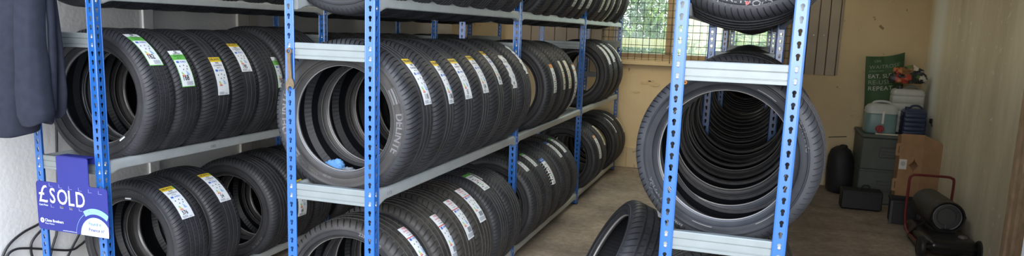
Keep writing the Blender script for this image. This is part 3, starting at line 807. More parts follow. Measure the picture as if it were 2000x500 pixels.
struct('ceiling', boxes('ceiling', [(XL - 0.15, SX0, YF - 0.2, YB + 0.15, ZC, ZC + 0.1), (SX1, XR + 0.15, YF - 0.2, YB + 0.15, ZC, ZC + 0.1), (SX0, SX1, YF - 0.2, SY0, ZC, ZC + 0.1), (SX0, SX1, SY1, YB + 0.15, ZC, ZC + 0.1)], M['ceil']))
# painted block plinth along the rear wall
mb = MB()
for i in range(14):
    x0 = XL + 0.01 + i*0.36
    mb.box(x0, min(x0 + 0.352, XR - 0.01), YB - 0.02, YB + 0.01, 0.003, 0.238, bev=0.006)
struct('baseboard_back', mb.mesh('baseboard_back', wall_mat('plinth_paint', (0.62, 0.52, 0.33), (0.48, 0.38, 0.24), (0.36, 0.3, 0.2), 0.34, 2.5, 0.4), True, 30))
# flaked paint on the rear wall: shallow scabs with a raised edge
mb = MB(); rnd = random.Random(3)
for (x, z, r) in ((-1.13, 0.965, 0.035), (-1.02, 0.955, 0.045), (-1.09, 0.985, 0.02), (-1.21, 0.86, 0.03), (-1.06, 0.99, 0.03), (-0.93, 0.7, 0.03), (1.0, 0.75, 0.02)):
    n = 14; pts = [(x + r*(1.4 if True else 1)*cos(2*pi*i/n)*rnd.uniform(0.6, 1.1), z + 0.55*r*sin(2*pi*i/n)*rnd.uniform(0.5, 1.1)) for i in range(n)]
    mb.prism(pts, lambda u, v, d: (u, YB - 0.006 + d, v), 0.008)
tag(link('flaking_paint', mb.mesh('flaking_paint', simple('flaked_paint', (0.60, 0.47, 0.28), 0.8, noise=0.15), False)), kind='structure').name = 'trim_1'
# strips and joints on the left wall
struct('trim_2', boxes('trim_2', [(XL, XL + 0.014, 3.47, 3.545, 0, ZC)], M['wall_left'], 0.003))
struct('trim_3', boxes('trim_3', [(XL, XL + 0.02, 4.30, 4.42, 0, ZC), (XL, XL + 0.014, 4.44, 4.52, 0, ZC)], M['trimwhite'], 0.003))
# ribbed sheet cladding either side of the window
mb = MB()
def clad(x0, x1, z0, z1, pitch, seed):
    prof = []; x = x0
    while x < x1 - 1e-6:
        xe = min(x + pitch, x1)
        prof += [(x, 0.0), (x + 0.004, 0.004), (xe - 0.012, 0.004), (xe - 0.006, 0.0)]; x = xe
    mb.loft([[(px, YB - 0.006 - d, z) for px, d in prof] for z in (z0, z1)], False)
    mb.box(x0, x1, YB - 0.006, YB + 0.001, z0, z1)
clad(0.40, 0.815, 1.145, ZC - 0.01, 0.098, 1); clad(-2.6, -1.60, 1.05, ZC - 0.01, 0.14, 2)
struct('trim_4', mb.mesh('trim_4', M['cladding'], True, 20))
mb = MB()
for x in (0.555, 0.652):
    mb.lathe([(0, 0.0), (0.001, 0.006), (0.006, 0.008)], 12)
    o = len(mb.v); k = 36
    for i in range(o-k, o): v = mb.v[i]; mb.v[i] = (v[0] + x, v[1] + YB - 0.02, v[2] + 1.545)
struct('trim_5', mb.mesh('trim_5', M['screw'], True))
# timber door lining on the right wall
struct('trim_6', boxes('trim_6', [(XR - 0.045, XR, 4.95, 5.135, 0, 2.1), (XR - 0.03, XR, 4.0, 4.94, 0, 2.1), (XR - 0.06, XR, 5.02, 5.06, 0, 2.1)], M['pine'], 0.004))

# window in the rear wall
win = thing('window_1', None, None, (0, 0, 0)); win['kind'] = 'structure'
link('window_frame', boxes('window_frame', [(WX0, WX1, YB - 0.01, YB + 0.10, WZ0, WZ0 + 0.05), (WX0, WX1, YB - 0.01, YB + 0.10, WZ1 - 0.05, WZ1), (WX1 - 0.05, WX1, YB - 0.01, YB + 0.10, WZ0 + 0.05, WZ1 - 0.05),
      (-0.93, -0.86, YB - 0.02, YB + 0.10, WZ0 + 0.05, WZ1 - 0.05), (-0.33, -0.27, YB - 0.01, YB + 0.10, WZ0 + 0.05, WZ1 - 0.05)], M['wood'], 0.004), win)
link('window_jamb', boxes('window_jamb', [(WX0 - 0.06, WX0 + 0.012, YB - 0.03, YB + 0.10, WZ0, WZ1)], M['trimwhite'], 0.004), win)
link('window_sill', boxes('window_sill', [(WX0 - 0.1, WX1 + 0.06, YB - 0.07, YB + 0.02, WZ0 - 0.075, WZ0 - 0.03), (WX0 - 0.06, WX1 + 0.04, YB - 0.05, YB + 0.02, WZ0 - 0.03, WZ0)], M['wall_back'], 0.006), win)
def glass_mat():
    m = bpy.data.materials.new('dusty_window_glass'); m.use_nodes = True; nt = m.node_tree; N, L = nt.nodes, nt.links
    N.remove(N['Principled BSDF']); out = N['Material Output']
    tr = N.new('ShaderNodeBsdfTransparent'); tr.inputs['Color'].default_value = (0.86, 0.93, 0.88, 1)
    df = N.new('ShaderNodeBsdfTranslucent'); df.inputs['Color'].default_value = (0.75, 0.80, 0.74, 1)
    gl = N.new('ShaderNodeBsdfGlossy'); gl.inputs['Roughness'].default_value = 0.08
    tc = N.new('ShaderNodeTexCoord'); ns = N.new('ShaderNodeTexNoise'); ns.inputs['Scale'].default_value = 7; ns.inputs['Detail'].default_value = 7
    L.new(tc.outputs['Object'], ns.inputs['Vector'])
    mr = N.new('ShaderNodeMapRange'); mr.inputs['From Min'].default_value = 0.3; mr.inputs['From Max'].default_value = 0.75; mr.inputs['To Min'].default_value = 0.03; mr.inputs['To Max'].default_value = 0.20
    L.new(ns.outputs['Fac'], mr.inputs['Value'])
    m1 = N.new('ShaderNodeMixShader'); L.new(mr.outputs['Result'], m1.inputs['Fac']); L.new(tr.outputs[0], m1.inputs[1]); L.new(df.outputs[0], m1.inputs[2])
    m2 = N.new('ShaderNodeMixShader'); m2.inputs['Fac'].default_value = 0.05; L.new(m1.outputs[0], m2.inputs[1]); L.new(gl.outputs[0], m2.inputs[2])
    L.new(m2.outputs[0], out.inputs['Surface'])
    return m
gm = glass_mat()
for x0, x1 in ((WX0 + 0.012, -0.93), (-0.86, -0.33), (-0.27, WX1 - 0.05)):
    link('pane', boxes('pane', [(x0 - 0.004, x1 + 0.004, YB + 0.05, YB + 0.054, WZ0 + 0.046, WZ1 - 0.046)], gm), win)
rl = thing('added_roof_light', None, None, (0, 0, 0)); rl['kind'] = 'structure'  # the added roof light, letting extra warm daylight in
def added_rooflight_mat():
    m = bpy.data.materials.new('added_warm_roof_sheet'); m.use_nodes = True; nt = m.node_tree; N, L = nt.nodes, nt.links
    N.remove(N['Principled BSDF'])
    tr = N.new('ShaderNodeBsdfTransparent'); tr.inputs['Color'].default_value = (1.0, 0.90, 0.70, 1)
    df = N.new('ShaderNodeBsdfTranslucent'); df.inputs['Color'].default_value = (0.85, 0.76, 0.58, 1)
    mx = N.new('ShaderNodeMixShader'); mx.inputs['Fac'].default_value = 0.3
    L.new(tr.outputs[0], mx.inputs[1]); L.new(df.outputs[0], mx.inputs[2]); L.new(mx.outputs[0], N['Material Output'].inputs['Surface'])
    return m
link('pane', boxes('pane', [(SX0 - 0.05, SX1 + 0.05, SY0 - 0.05, SY1 + 0.05, ZC + 0.11, ZC + 0.114)], added_rooflight_mat()), rl)
link('window_frame', boxes('window_frame', [(SX0 - 0.06, SX0, SY0, SY1, ZC - 0.02, ZC + 0.11), (SX1, SX1 + 0.06, SY0, SY1, ZC - 0.02, ZC + 0.11), (SX0 - 0.06, SX1 + 0.06, SY0 - 0.06, SY0, ZC - 0.02, ZC + 0.11), (SX0 - 0.06, SX1 + 0.06, SY1, SY1 + 0.06, ZC - 0.02, ZC + 0.11)], M['trimwhite']), rl)
# wire mesh guard fixed in front of the window
mb = MB(); r = 0.0028; g = 0.075; x0, x1, z0, z1 = -1.62, 0.345, 1.215, 2.32
k = int((x1 - x0)/g)
for i in range(k+1): mb.tube([(x0 + i*g, YB - 0.085, z0), (x0 + i*g, YB - 0.085, z1)], r, 6)
for i in range(int((z1 - z0)/g)+1): mb.tube([(x0, YB - 0.081, z0 + 0.012 + i*g), (x0 + k*g, YB - 0.081, z0 + 0.012 + i*g)], r, 6)
for x in (x0 + 2*g, x0 + 10*g, x0 + 18*g, x0 + 24*g): mb.tube([(x, YB - 0.083, z0), (x, YB - 0.083, z0 - 0.02), (x, YB - 0.04, z0 - 0.02)], 0.004, 6)
gd = link('wire_mesh_guard', mb.mesh('wire_mesh_guard', M['blacksteel'], True)); tag(gd, 'black square wire mesh guard fixed across the rear window', 'mesh guard')

# ------------------------------------------------------------------ outside the rear window and in front of the garage
struct('ground', boxes('ground', [(-14, 14, -12, YF - 0.2, -0.14, -0.01), (-14, 14, YB + 0.15, 24, -0.14, -0.02)], simple('outdoor_ground', (0.30, 0.29, 0.26), 0.9, noise=0.2, nscale=3)))
leafm, nt, b_ = nodes_of('hedge_leaves')
b_.inputs['Roughness'].default_value = 0.45
oi = nt.nodes.new('ShaderNodeTexNoise'); oi.inputs['Scale'].default_value = 3.0; tcn = nt.nodes.new('ShaderNodeTexCoord'); nt.links.new(tcn.outputs['Object'], oi.inputs['Vector'])
cr = nt.nodes.new('ShaderNodeValToRGB'); cr.color_ramp.elements[0].position = 0.35; cr.color_ramp.elements[0].color = (0.13, 0.27, 0.07, 1); cr.color_ramp.elements[1].position = 0.65; cr.color_ramp.elements[1].color = (0.50, 0.58, 0.18, 1)
nt.links.new(oi.outputs['Fac'], cr.inputs['Fac']); nt.links.new(cr.outputs['Color'], b_.inputs['Base Color'])
b_.inputs['Subsurface Weight'].default_value = 0.0
rnd = random.Random(11); mb = MB()
clumps = []
while len(clumps) < 120:
    c_ = (rnd.uniform(-5.0, 1.2), rnd.uniform(12.8, 15.0), rnd.uniform(0.2, 3.6), rnd.uniform(0.45, 0.75))
    q_ = c_[0]/c_[1]
    if -0.115 < q_ < -0.02 or q_ > 0.0: 
        if c_[2] > 1.0: continue
    clumps.append(c_)
for (cx, cy, cz, cr_) in clumps:
    for _ in range(150):
        d = Vector((rnd.gauss(0, 1), rnd.gauss(0, 1), rnd.gauss(0, 1))).normalized() * cr_ * rnd.uniform(0.6, 1.05)
        p = Vector((cx, cy, cz)) + d
        if p.z < 0.02: continue
        u = Vector((rnd.uniform(-1, 1), rnd.uniform(-1, 1), rnd.uniform(-1, 1))).normalized(); w = u.cross(Vector((rnd.uniform(-1, 1), 0.3, 1))).normalized()
        l = rnd.uniform(0.05, 0.11); h = l*0.42; nn = u.cross(w)*0.012
        mb.add([p - u*l, p + w*h + nn, p + u*l, p - w*h + nn], [(0, 1, 2), (0, 2, 3)])
hedge = link('hedge', mb.mesh('hedge', leafm, False)); tag(hedge, 'loose green leafy hedge growing outside the rear window', 'hedge', kind='stuff')
ob = thing('outbuilding', 'pale yellow outbuilding with brown roof beyond the rear window', 'building', (-0.4, 18.0, 0))
mb = MB(); mb.box(-1.3, 1.6, 0, 3, -0.02, 4.2); link('outbuilding_wall', mb.mesh('outbuilding_wall', simple('pale_yellow_render', (0.50, 0.43, 0.20), 0.85, noise=0.05, nscale=2), False), ob)
mb = MB(); mb.prism([(-1.5, 4.18), (1.8, 4.18), (0.15, 5.1)], lambda u, v, d: (u, -0.2 + d, v), 3.3); link('outbuilding_roof', mb.mesh('outbuilding_roof', simple('brown_tile', (0.25, 0.14, 0.09), 0.8), False), ob)
fb = MB()
for i in range(24): fb.box(-3.6 + i*0.1, -3.6 + i*0.1 + 0.092, 12.50, 12.52, 1.27, 1.43, bev=0.003)
fb.box(-3.6, -1.2, 12.52, 12.56, 1.28, 1.31); fb.box(-3.6, -1.2, 12.52, 12.56, 1.38, 1.41)
for x in (-3.3, -2.3, -1.4): fb.box(x, x + 0.07, 12.52, 12.59, -0.02, 1.42)
tag(link('garden_fence', fb.mesh('garden_fence', simple('pale_fence_paint', (0.55, 0.46, 0.2), 0.7), False)), 'pale yellow fence rail crossing the hedge outside the rear window', 'fence')

# ------------------------------------------------------------------ sold sign on rack A
sg = thing('price_sign', 'dark blue sold sign with a hanging tab on the rack front', 'sign', (-3.10, 2.452, 0.505))
SW, SH = 0.422, 0.228
def rrect(x0, x1, z0, z1, r, corners=(1, 1, 1, 1)):
    out = []
    for (cx, cz, a0, c) in ((x1-r, z0+r, -pi/2, corners[0]), (x1-r, z1-r, 0, corners[1]), (x0+r, z1-r, pi/2, corners[2]), (x0+r, z0+r, pi, corners[3])):
        if c: out += [(cx + r*cos(a0 + pi/2*i/6), cz + r*sin(a0 + pi/2*i/6)) for i in range(7)]
        else: out.append((cx + r*sqrt(2)*cos(a0 + pi/4), cz + r*sqrt(2)*sin(a0 + pi/4)))
    return out
sblue = simple('sign_dark_blue', (0.022, 0.026, 0.20), 0.4, spec=0.4)
swhite = simple('sign_white', (0.62, 0.68, 0.76), 0.5); slb = simple('sign_light_blue', (0.22, 0.45, 0.72), 0.5); smid = simple('sign_mid_blue', (0.03, 0.17, 0.42), 0.5)
fl = lambda u, v, d: (u, d, v)
tx0, tx1, tz1 = 0.132, 0.318, 0.352
rb = rrect(0, SW, 0, SH, 0.016)
poly = [p for p in rb if p[0] > SW*0.5] + [(tx1 + 0.004, SH), (tx1, SH + 0.006), (tx1, tz1 - 0.003), (tx1 - 0.006, tz1 + 0.003), (tx0 + 0.006, tz1 + 0.003), (tx0, tz1 - 0.003), (tx0, SH + 0.006), (tx0 - 0.004, SH)] + [p for p in rb if p[0] < SW*0.5]
mb = MB(); mb.prism(poly, fl, 0.0035)
link('board', mb.mesh('board', sblue, True, 25), sg)
mb = MB(); mb.prism([(tx0 + 0.01, tz1 + 0.002), (tx1 - 0.01, tz1 + 0.002), (tx1 - 0.01, tz1 + 0.0055), (tx0 + 0.01, tz1 + 0.0055)], fl, 0.05)
mb.box(tx0 + 0.01, tx1 - 0.01, 0.046, 0.05, tz1 - 0.03, tz1 + 0.0055)
link('hook_flap', mb.mesh('hook_flap', sblue, False), sg)
fp = lambda u, v: (u, -0.0008, v)
SMT = [swhite, slb, smid, sblue]
def sp(name, mi, fill):
    q = MB(); fill(q); link(name, q.mesh(name, SMT[mi], False), sg)
sp('price_text', 0, lambda q: put_text(q, '£', 0.118, fp, 0, -0.002, 0.040, 0.166, 1.0))
for ch, u in (('S', 0.098), ('O', 0.157), ('L', 0.208), ('D', 0.263)): sp('price_text', 0, lambda q: put_text(q, ch, 0.100, fp, 0, 0.010, u, 0.162 - 0.02*(u - 0.1), 0.80))
sp('small_text', 0, lambda q: put_text(q, 'Cash Price', 0.0125, fp, 0, 0.01, 0.040, 0.117))
sp('lender_text', 0, lambda q: put_text(q, 'Close Brothers', 0.0185, fp, 0, 0.014, 0.042, 0.045, 0.98, 'LEFT'))
sp('small_text', 0, lambda q: put_text(q, 'Motor Finance', 0.0095, fp, 0, 0.005, 0.042, 0.030, 1.0, 'LEFT'))
sp('small_text', 0, lambda q: put_text(q, 'www.closemotorfinance.co.uk', 0.0068, fp, 0, 0.01, 0.19, 0.0075))
def annulus(mb, cx, cz, r0, r1, a0, a1, mi, y=-0.0008, clip=True):
    n = 48; vs = []
    for i in range(n+1):
        a = radians(a0 + (a1-a0)*i/n)
        for r in (r0, r1):
            x, z = cx + r*cos(a), cz + r*sin(a)
            if clip: x, z = min(max(x, 0.001), SW - 0.001), min(max(z, 0.001), SH - 0.001)
            vs.append((x, y, z))
    mb.add(vs, [(2*i, 2*i+1, 2*i+3, 2*i+2)[::-1] for i in range(n)], 0)
sp('lender_emblem', 0, lambda q: annulus(q, 0.026, 0.043, 0.0035, 0.012, 0, 360, 0))
cxs, czs = 0.345, 0.0
def disc(q):
    n = 48; vs = [(cxs, -0.0007, 0.001)]
    for j in range(n+1):
        a = pi - pi*j/n; vs.append((min(cxs + 0.088*cos(a), SW - 0.003), -0.0007, max(0.001, czs + 0.088*sin(a))))
    q.add(vs, [(0, j+2, j+1) for j in range(n)], 0)
sp('white_disc', 0, disc)
sp('ring_band', 1, lambda q: annulus(q, cxs, czs, 0.104, 0.130, 50, 122, 1))
sp('ring_line', 1, lambda q: annulus(q, cxs, czs, 0.1145, 0.1160, 124, 179, 1))
sp('ring_line', 2, lambda q: annulus(q, cxs, czs, 0.088, 0.0895, 40, 179, 2))
f14 = lambda u, v: (u, -0.0014, v)
sp('slogan_text', 2, lambda q: put_text(q, 'Found it', 0.0215, f14, 0, 0.016, 0.305, 0.058, 1.0, 'LEFT'))
sp('slogan_text', 3, lambda q: put_text(q, 'Finance it?', 0.0215, f14, 0, 0.016, 0.305, 0.030, 1.0, 'LEFT'))
sp('slogan_bar', 1, lambda q: q.add([(0.294, -0.0014, 0.018), (0.2958, -0.0014, 0.018), (0.2958, -0.0014, 0.070), (0.294, -0.0014, 0.070)], [(0, 1, 2, 3)], 0))
mb = MB()
for i in range(6):
    x = 0.082 + i*0.058; z = 0.2135 - 0.004*i*0.4
    mb.box(x, x + 0.0018, -0.0016, 0, z - 0.004, z + 0.01, 0); mb.box(x, x + 0.02, -0.0016, 0, z - 0.0055, z - 0.004, 0)
for i in range(5):
    x = 0.085 + i*0.056; z = 0.116
    mb.box(x, x + 0.0018, -0.0016, 0, z - 0.004, z + 0.007, 0); mb.box(x, x + 0.019, -0.0016, 0, z - 0.0055, z - 0.004, 0)
mb.box(0.142, 0.162, -0.0015, 0, 0.112, 0.121, 1); mb.box(0.198, 0.216, -0.0015, 0, 0.110, 0.121, 1)
link('card_slots', mb.mesh('card_slots', [simple('slot_edge', (0.22, 0.24, 0.46), 0.5), simple('slot_hole', (0.08, 0.08, 0.1), 0.7)], False), sg)

# ------------------------------------------------------------------ spanner on rack B
def spanner():
    t = thing('spanner', 'bronze-coloured open-ended spanner hung on the middle rack front post', 'spanner', (-1.752, 2.494, H - 0.115), (0, radians(-2), 0))
    mb = MB(); pts = []
    L0 = 0.150
    shaft = [(-0.0085, -0.012), (-0.0065, -0.03), (-0.0085, -0.105)]
    pts = [(-0.0085, -0.008), (-0.0075, -0.03), (-0.009, -0.105), (-0.017, -0.118), (-0.0215, -0.134), (-0.018, -0.152), (-0.0115, -0.157), (-0.0095, -0.142), (-0.003, -0.137), (0.005, -0.140), (0.0115, -0.150), (0.0165, -0.143), (0.019, -0.130), (0.0155, -0.116), (0.009, -0.105), (0.0075, -0.03), (0.0085, -0.008)]
    mb.prism(pts, lambda u, v, d: (u, d - 0.003, v), 0.006)
    link('handle', mb.mesh('handle', brz, True, 30, fix=True), t)
    mb = MB()
    ring = []
    for i in range(24):
        a = 2*pi*i/24
        ring.append([(0.013*cos(a), -0.0045, 0.013*sin(a)), (0.013*cos(a), 0.0035, 0.013*sin(a)), (0.0075*cos(a), 0.0035, 0.0075*sin(a)), (0.0075*cos(a), -0.0045, 0.0075*sin(a))])
    ring.append(ring[0]); mb.loft(ring, True)
    link('ring_end', mb.mesh('ring_end', brz, True, 40, fix=True), t)
brz = simple('bronze_steel', (0.17, 0.125, 0.075), 0.4, metal=0.5, noise=0.15, nscale=60)
spanner()

# ------------------------------------------------------------------ jacket hung at the left
from mathutils import noise as MN
def cloth_mat(name, c):
    return simple(name, c, 0.9, spec=0.15, noise=0.12, nscale=30, bump=0.25, bscale=260, bdist=0.001)
jm = cloth_mat('navy_fleece', (0.024, 0.027, 0.040)); jm2 = cloth_mat('navy_lining', (0.019, 0.021, 0.031))
jk = thing('jacket', 'dark navy fleece jacket hung beside the sold-sign rack', 'jacket', (-3.0, 2.33, 0))
def drape(name, mat, secs, folds, seed, amp, closed_bottom=True, n=44, m=26):
    """secs: list of (z, x centre, half width, y centre, half depth); smooth tube of cloth with vertical folds"""
    mb = MB(); rings = []
    for i in range(m+1):
        t = i/m*(len(secs)-1); a = min(int(t), len(secs)-2); f = t - a; f = f*f*(3-2*f)*0.5 + f*0.5
        z, xc, hx, yc, hy = [secs[a][q]*(1-f) + secs[a+1][q]*f for q in range(5)]
        ring = []
        for k in range(n):
            an = 2*pi*k/n
            fo = 1 + amp*(0.55 + 0.45*i/m)*sin(folds*an + seed + 0.9*sin(i*0.22 + seed))*(0.6 + 0.4*sin(2*an + seed))
            nz = MN.noise(Vector((cos(an)*2 + seed, sin(an)*2, z*7)))*0.10
            ce = abs(cos(an))**0.8*(1 if cos(an) > 0 else -1); se = abs(sin(an))**0.8*(1 if sin(an) > 0 else -1)
            ring.append((xc + hx*ce*(1 + (fo-1)*0.35 + nz*0.3) + 3.0, yc + hy*se*(fo + nz) - 2.33, z + 0.010*sin(an*2 + seed)*(i/m)))
        rings.append(ring)
    last = rings[-1]; cx = sum(p[0] for p in last)/n; cy = sum(p[1] for p in last)/n; cz = sum(p[2] for p in last)/n
    rings.append([(cx + (p[0]-cx)*0.94, cy + (p[1]-cy)*0.94, p[2] - 0.006) for p in last])
    rings.append([(cx + (p[0]-cx)*0.82, cy + (p[1]-cy)*0.8, p[2] + 0.004) for p in last])
    rings.append([(cx + (p[0]-cx)*0.7, cy + (p[1]-cy)*0.7, p[2] + 0.06) for p in last])
    mb.loft(rings, True, True, True)
    return link(name, mb.mesh(name, mat, True, 60, fix=True), jk)
drape('body', jm, [(1.92, -2.97, 0.10, 2.36, 0.05), (1.75, -3.02, 0.19, 2.35, 0.075), (1.5, -3.06, 0.18, 2.34, 0.085), (1.2, -3.11, 0.17, 2.34, 0.09), (1.0, -3.125, 0.165, 2.34, 0.09), (0.975, -3.125, 0.16, 2.34, 0.09)], 5, 0.4, 0.13)
drape('sleeve', jm, [(1.80, -2.87, 0.050, 2.315, 0.05), (1.6, -2.855, 0.052, 2.30, 0.055), (1.35, -2.865, 0.056, 2.29, 0.058), (1.18, -2.862, 0.064, 2.285, 0.060), (1.075, -2.855, 0.068, 2.285, 0.060), (1.040, -2.853, 0.060, 2.285, 0.052)], 3, 1.7, 0.10)
drape('front_panel', jm, [(1.85, -2.90, 0.07, 2.355, 0.032), (1.5, -2.866, 0.062, 2.35, 0.030), (1.3, -2.862, 0.058, 2.345, 0.028), (1.1, -2.866, 0.047, 2.345, 0.024), (1.085, -2.866, 0.045, 2.345, 0.022)], 3, 2.2, 0.10)
drape('lining', jm2, [(1.6, -2.90, 0.06, 2.392, 0.018), (1.35, -2.885, 0.072, 2.39, 0.018), (1.15, -2.866, 0.062, 2.388, 0.016), (1.062, -2.872, 0.056, 2.386, 0.015)], 3, 0.7, 0.1)
mb = MB(); mb.tube([(0.182, -0.008, 1.62), (0.19, -0.008, 1.45), (0.182, -0.008, 1.25), (0.172, -0.006, 1.10)], 0.0042, 6); link('zip', mb.mesh('zip', simple('zip_tape', (0.03, 0.033, 0.042), 0.7), True), jk)
mb = MB(); mb.tube([(0.03, 0.03, 1.90), (0.03, 0.055, 1.96), (0.03, 0.10, 1.985), (0.03, 0.145, 1.965), (0.03, 0.165, 1.94)], 0.006, 8)
mb.box(-0.16, 0.0, 0.158, 0.174, 1.90, 1.93); mb.tube([(0.03, 0.166, 1.94), (-0.02, 0.166, 1.915)], 0.006, 8)
link('hanging_hook', mb.mesh('hanging_hook', M['blacksteel'], True), jk)

# ------------------------------------------------------------------ rag inside the front tyre of rack B
def crumple(name, parent, c, sx, sy, sz, seed, mats, fmat=None, amp=0.35, sub=40, fold=0.0, flat=True):
    mb = MB(); n, m = sub, sub//2
    for i in range(m+1):
        th = pi*i/m
        for k in range(n):
            ph = 2*pi*k/n
            d = Vector((sin(th)*cos(ph), sin(th)*sin(ph), cos(th)))
            w = MN.noise(d*1.6 + Vector((seed, 0, 0)))*amp + abs(MN.noise(d*3.7 + Vector((0, seed, 0))))*amp*0.8 + MN.noise(d*8 + Vector((0, 0, seed)))*amp*0.25
            p = d*(1 + w); z = p.z*sz
            if flat: z = max(z, -sz*0.6)
            mb.v.append((c[0] + p.x*sx, c[1] + p.y*sy, c[2] + z))
    for i in range(m):
        for k in range(n):
            k2 = (k+1) % n; q = (i*n+k, (i+1)*n+k, (i+1)*n+k2, i*n+k2)
            ce = [sum(mb.v[j][a] for j in q)/4 for a in range(3)]
            mb.f.append(q); mb.m.append(fmat(ce) if fmat else 0)
    return link(name, mb.mesh(name, mats, True, 45), parent)
rg = thing('cleaning_rag', 'blue and grey rag lying inside the front tyre of the middle rack', 'rag', (-1.665, 2.70, 0.822))
crumple('blue_cloth', rg, (-0.01, 0.0, 0.045), 0.047, 0.04, 0.045, 3.1, simple('pale_blue_cloth', (0.10, 0.25, 0.48), 0.9), amp=0.4)
crumple('grey_cloth', rg, (0.055, 0.0, 0.03), 0.045, 0.04, 0.030, 8.4, simple('grey_cloth', (0.22, 0.24, 0.26), 0.9), amp=0.4)

# ------------------------------------------------------------------ cables on the left wall
def smooth(pts, k=8):
    pts = [Vector(p) for p in pts]; out = []
    for i in range(len(pts)-1):
        p0 = pts[max(0, i-1)]; p1 = pts[i]; p2 = pts[i+1]; p3 = pts[min(len(pts)-1, i+2)]
        for j in range(k):
            t = j/k
            out.append(0.5*((2*p1) + (p2-p0)*t + (2*p0-5*p1+4*p2-p3)*t*t + (3*p1-p0-3*p2+p3)*t**3))
    out.append(pts[-1]); return out
cbl = simple('black_cable', (0.02, 0.02, 0.024), 0.45)
CX = -3.432
cs = [([(CX, 2.99, 0.52), (CX, 2.86, 0.47), (CX, 2.718, 0.422), (CX, 2.629, 0.399), (CX, 2.555, 0.36), (CX, 2.513, 0.305), (CX, 2.50, 0.24), (CX, 2.53, 0.14), (CX, 2.6, 0.02)], 'black cable on the white wall, outermost loop below the sold sign'),
      ([(CX, 2.95, 0.46), (CX, 2.80, 0.425), (CX, 2.718, 0.387), (CX, 2.669, 0.348), (CX, 2.656, 0.314), (CX, 2.66, 0.26), (CX, 2.70, 0.14), (CX, 2.75, 0.02)], 'black cable on the white wall, inner loop beside the blue post'),
      ([(CX, 2.49, 0.24), (CX, 2.523, 0.309), (CX, 2.564, 0.329), (CX, 2.623, 0.319), (CX, 2.719, 0.288), (CX, 2.869, 0.24), (CX, 2.934, 0.251), (CX, 2.99, 0.275), (CX, 3.1, 0.3)], 'black cable sagging sideways across the white wall below the sold sign'),
      ([(CX, 2.852, 1.05), (CX, 2.852, 0.905), (CX, 2.845, 0.771), (CX, 2.835, 0.55), (CX, 2.814, 0.362), (CX, 2.795, 0.309), (CX, 2.765, 0.22), (CX, 2.75, 0.02)], 'black cable hanging straight down the white wall behind the sold sign'),
      ([(CX, 2.99, 0.42), (CX, 2.938, 0.311), (CX, 2.895, 0.253), (CX, 2.858, 0.2), (CX, 2.80, 0.1), (CX, 2.78, 0.02)], 'black cable slanting down to the floor under the right end of the sold sign')]
for i, (pts, lb) in enumerate(cs):
    pts = [(p[0] + 0.009*(i % 3), p[1], p[2]) for p in pts]
    mb = MB(); mb.tube(smooth(pts), 0.0062, 8)
    tag(link('cable', mb.mesh('cable', cbl, True)), lb, 'cable', 'black cables on the left wall')

# ------------------------------------------------------------------ the far right corner
tk = thing('plastic_chest', 'dark grey-green plastic chest standing in the rear corner', 'chest', (1.02, 7.42, 0))
tm = simple('grey_green_plastic', (0.085, 0.098, 0.083), 0.6, noise=0.12, nscale=6)
TW, TD, THT = 0.51, 0.58, 0.655
mb = MB(); mb.box(0, TW, 0, TD, 0.0, 0.315, bev=0.012); mb.box(0.004, TW - 0.004, 0.004, TD - 0.004, 0.31, 0.325); mb.box(0, TW, 0, TD, 0.32, THT - 0.03, bev=0.012)
link('body', mb.mesh('body', tm, True, 30), tk)
mb = MB(); mb.box(-0.012, TW + 0.005, -0.012, TD + 0.005, THT - 0.035, THT, bev=0.008); link('lid', mb.mesh('lid', tm, True, 30), tk)
for z in (0.49, 0.175):
    mb = MB()
    mb.box(0.15, 0.31, -0.010, 0.002, z - 0.05, z + 0.05, bev=0.004)
    mb.box(0.16, 0.30, -0.020, -0.008, z + 0.012, z + 0.044, bev=0.004); mb.box(0.17, 0.29, -0.016, -0.008, z - 0.042, z - 0.02, bev=0.003)
    link('latch', mb.mesh('latch', simple('latch_plastic', (0.085, 0.095, 0.085), 0.5), True, 30), tk)
mb = MB(); mb.box(0.10, 0.33, -0.008, 0.03, THT + 0.0, THT + 0.012, bev=0.003); tag(link('measuring_strip', mb.mesh('measuring_strip', simple('white_strip', (0.62, 0.58, 0.48), 0.6), True), None, (1.02, 7.42, 0.0)), 'cream wooden strip lying along the front edge of the grey-green chest', 'strip')

bx = thing('cardboard_box', 'opened brown cardboard box with a star-shaped cutout, beside the plastic chest', 'box', (1.30, 7.2, 0))
cb = simple('brown_cardboard', (0.40, 0.24, 0.13), 0.85, spec=0.15, noise=0.1, nscale=12, bump=0.1, bscale=40)
def panel_poly(name, poly, origin, ux, t=0.005, parent=bx, mat=cb, holes=None):
    ux = Vector(ux).normalized(); nn = Vector((-ux.y, ux.x, 0))
    mb = MB(); mb.prism(poly, lambda u, v, d: Vector(origin) + ux*u + Vector((0, 0, v)) + nn*d, t)
    return link(name, mb.mesh(name, mat, True, 30), parent)
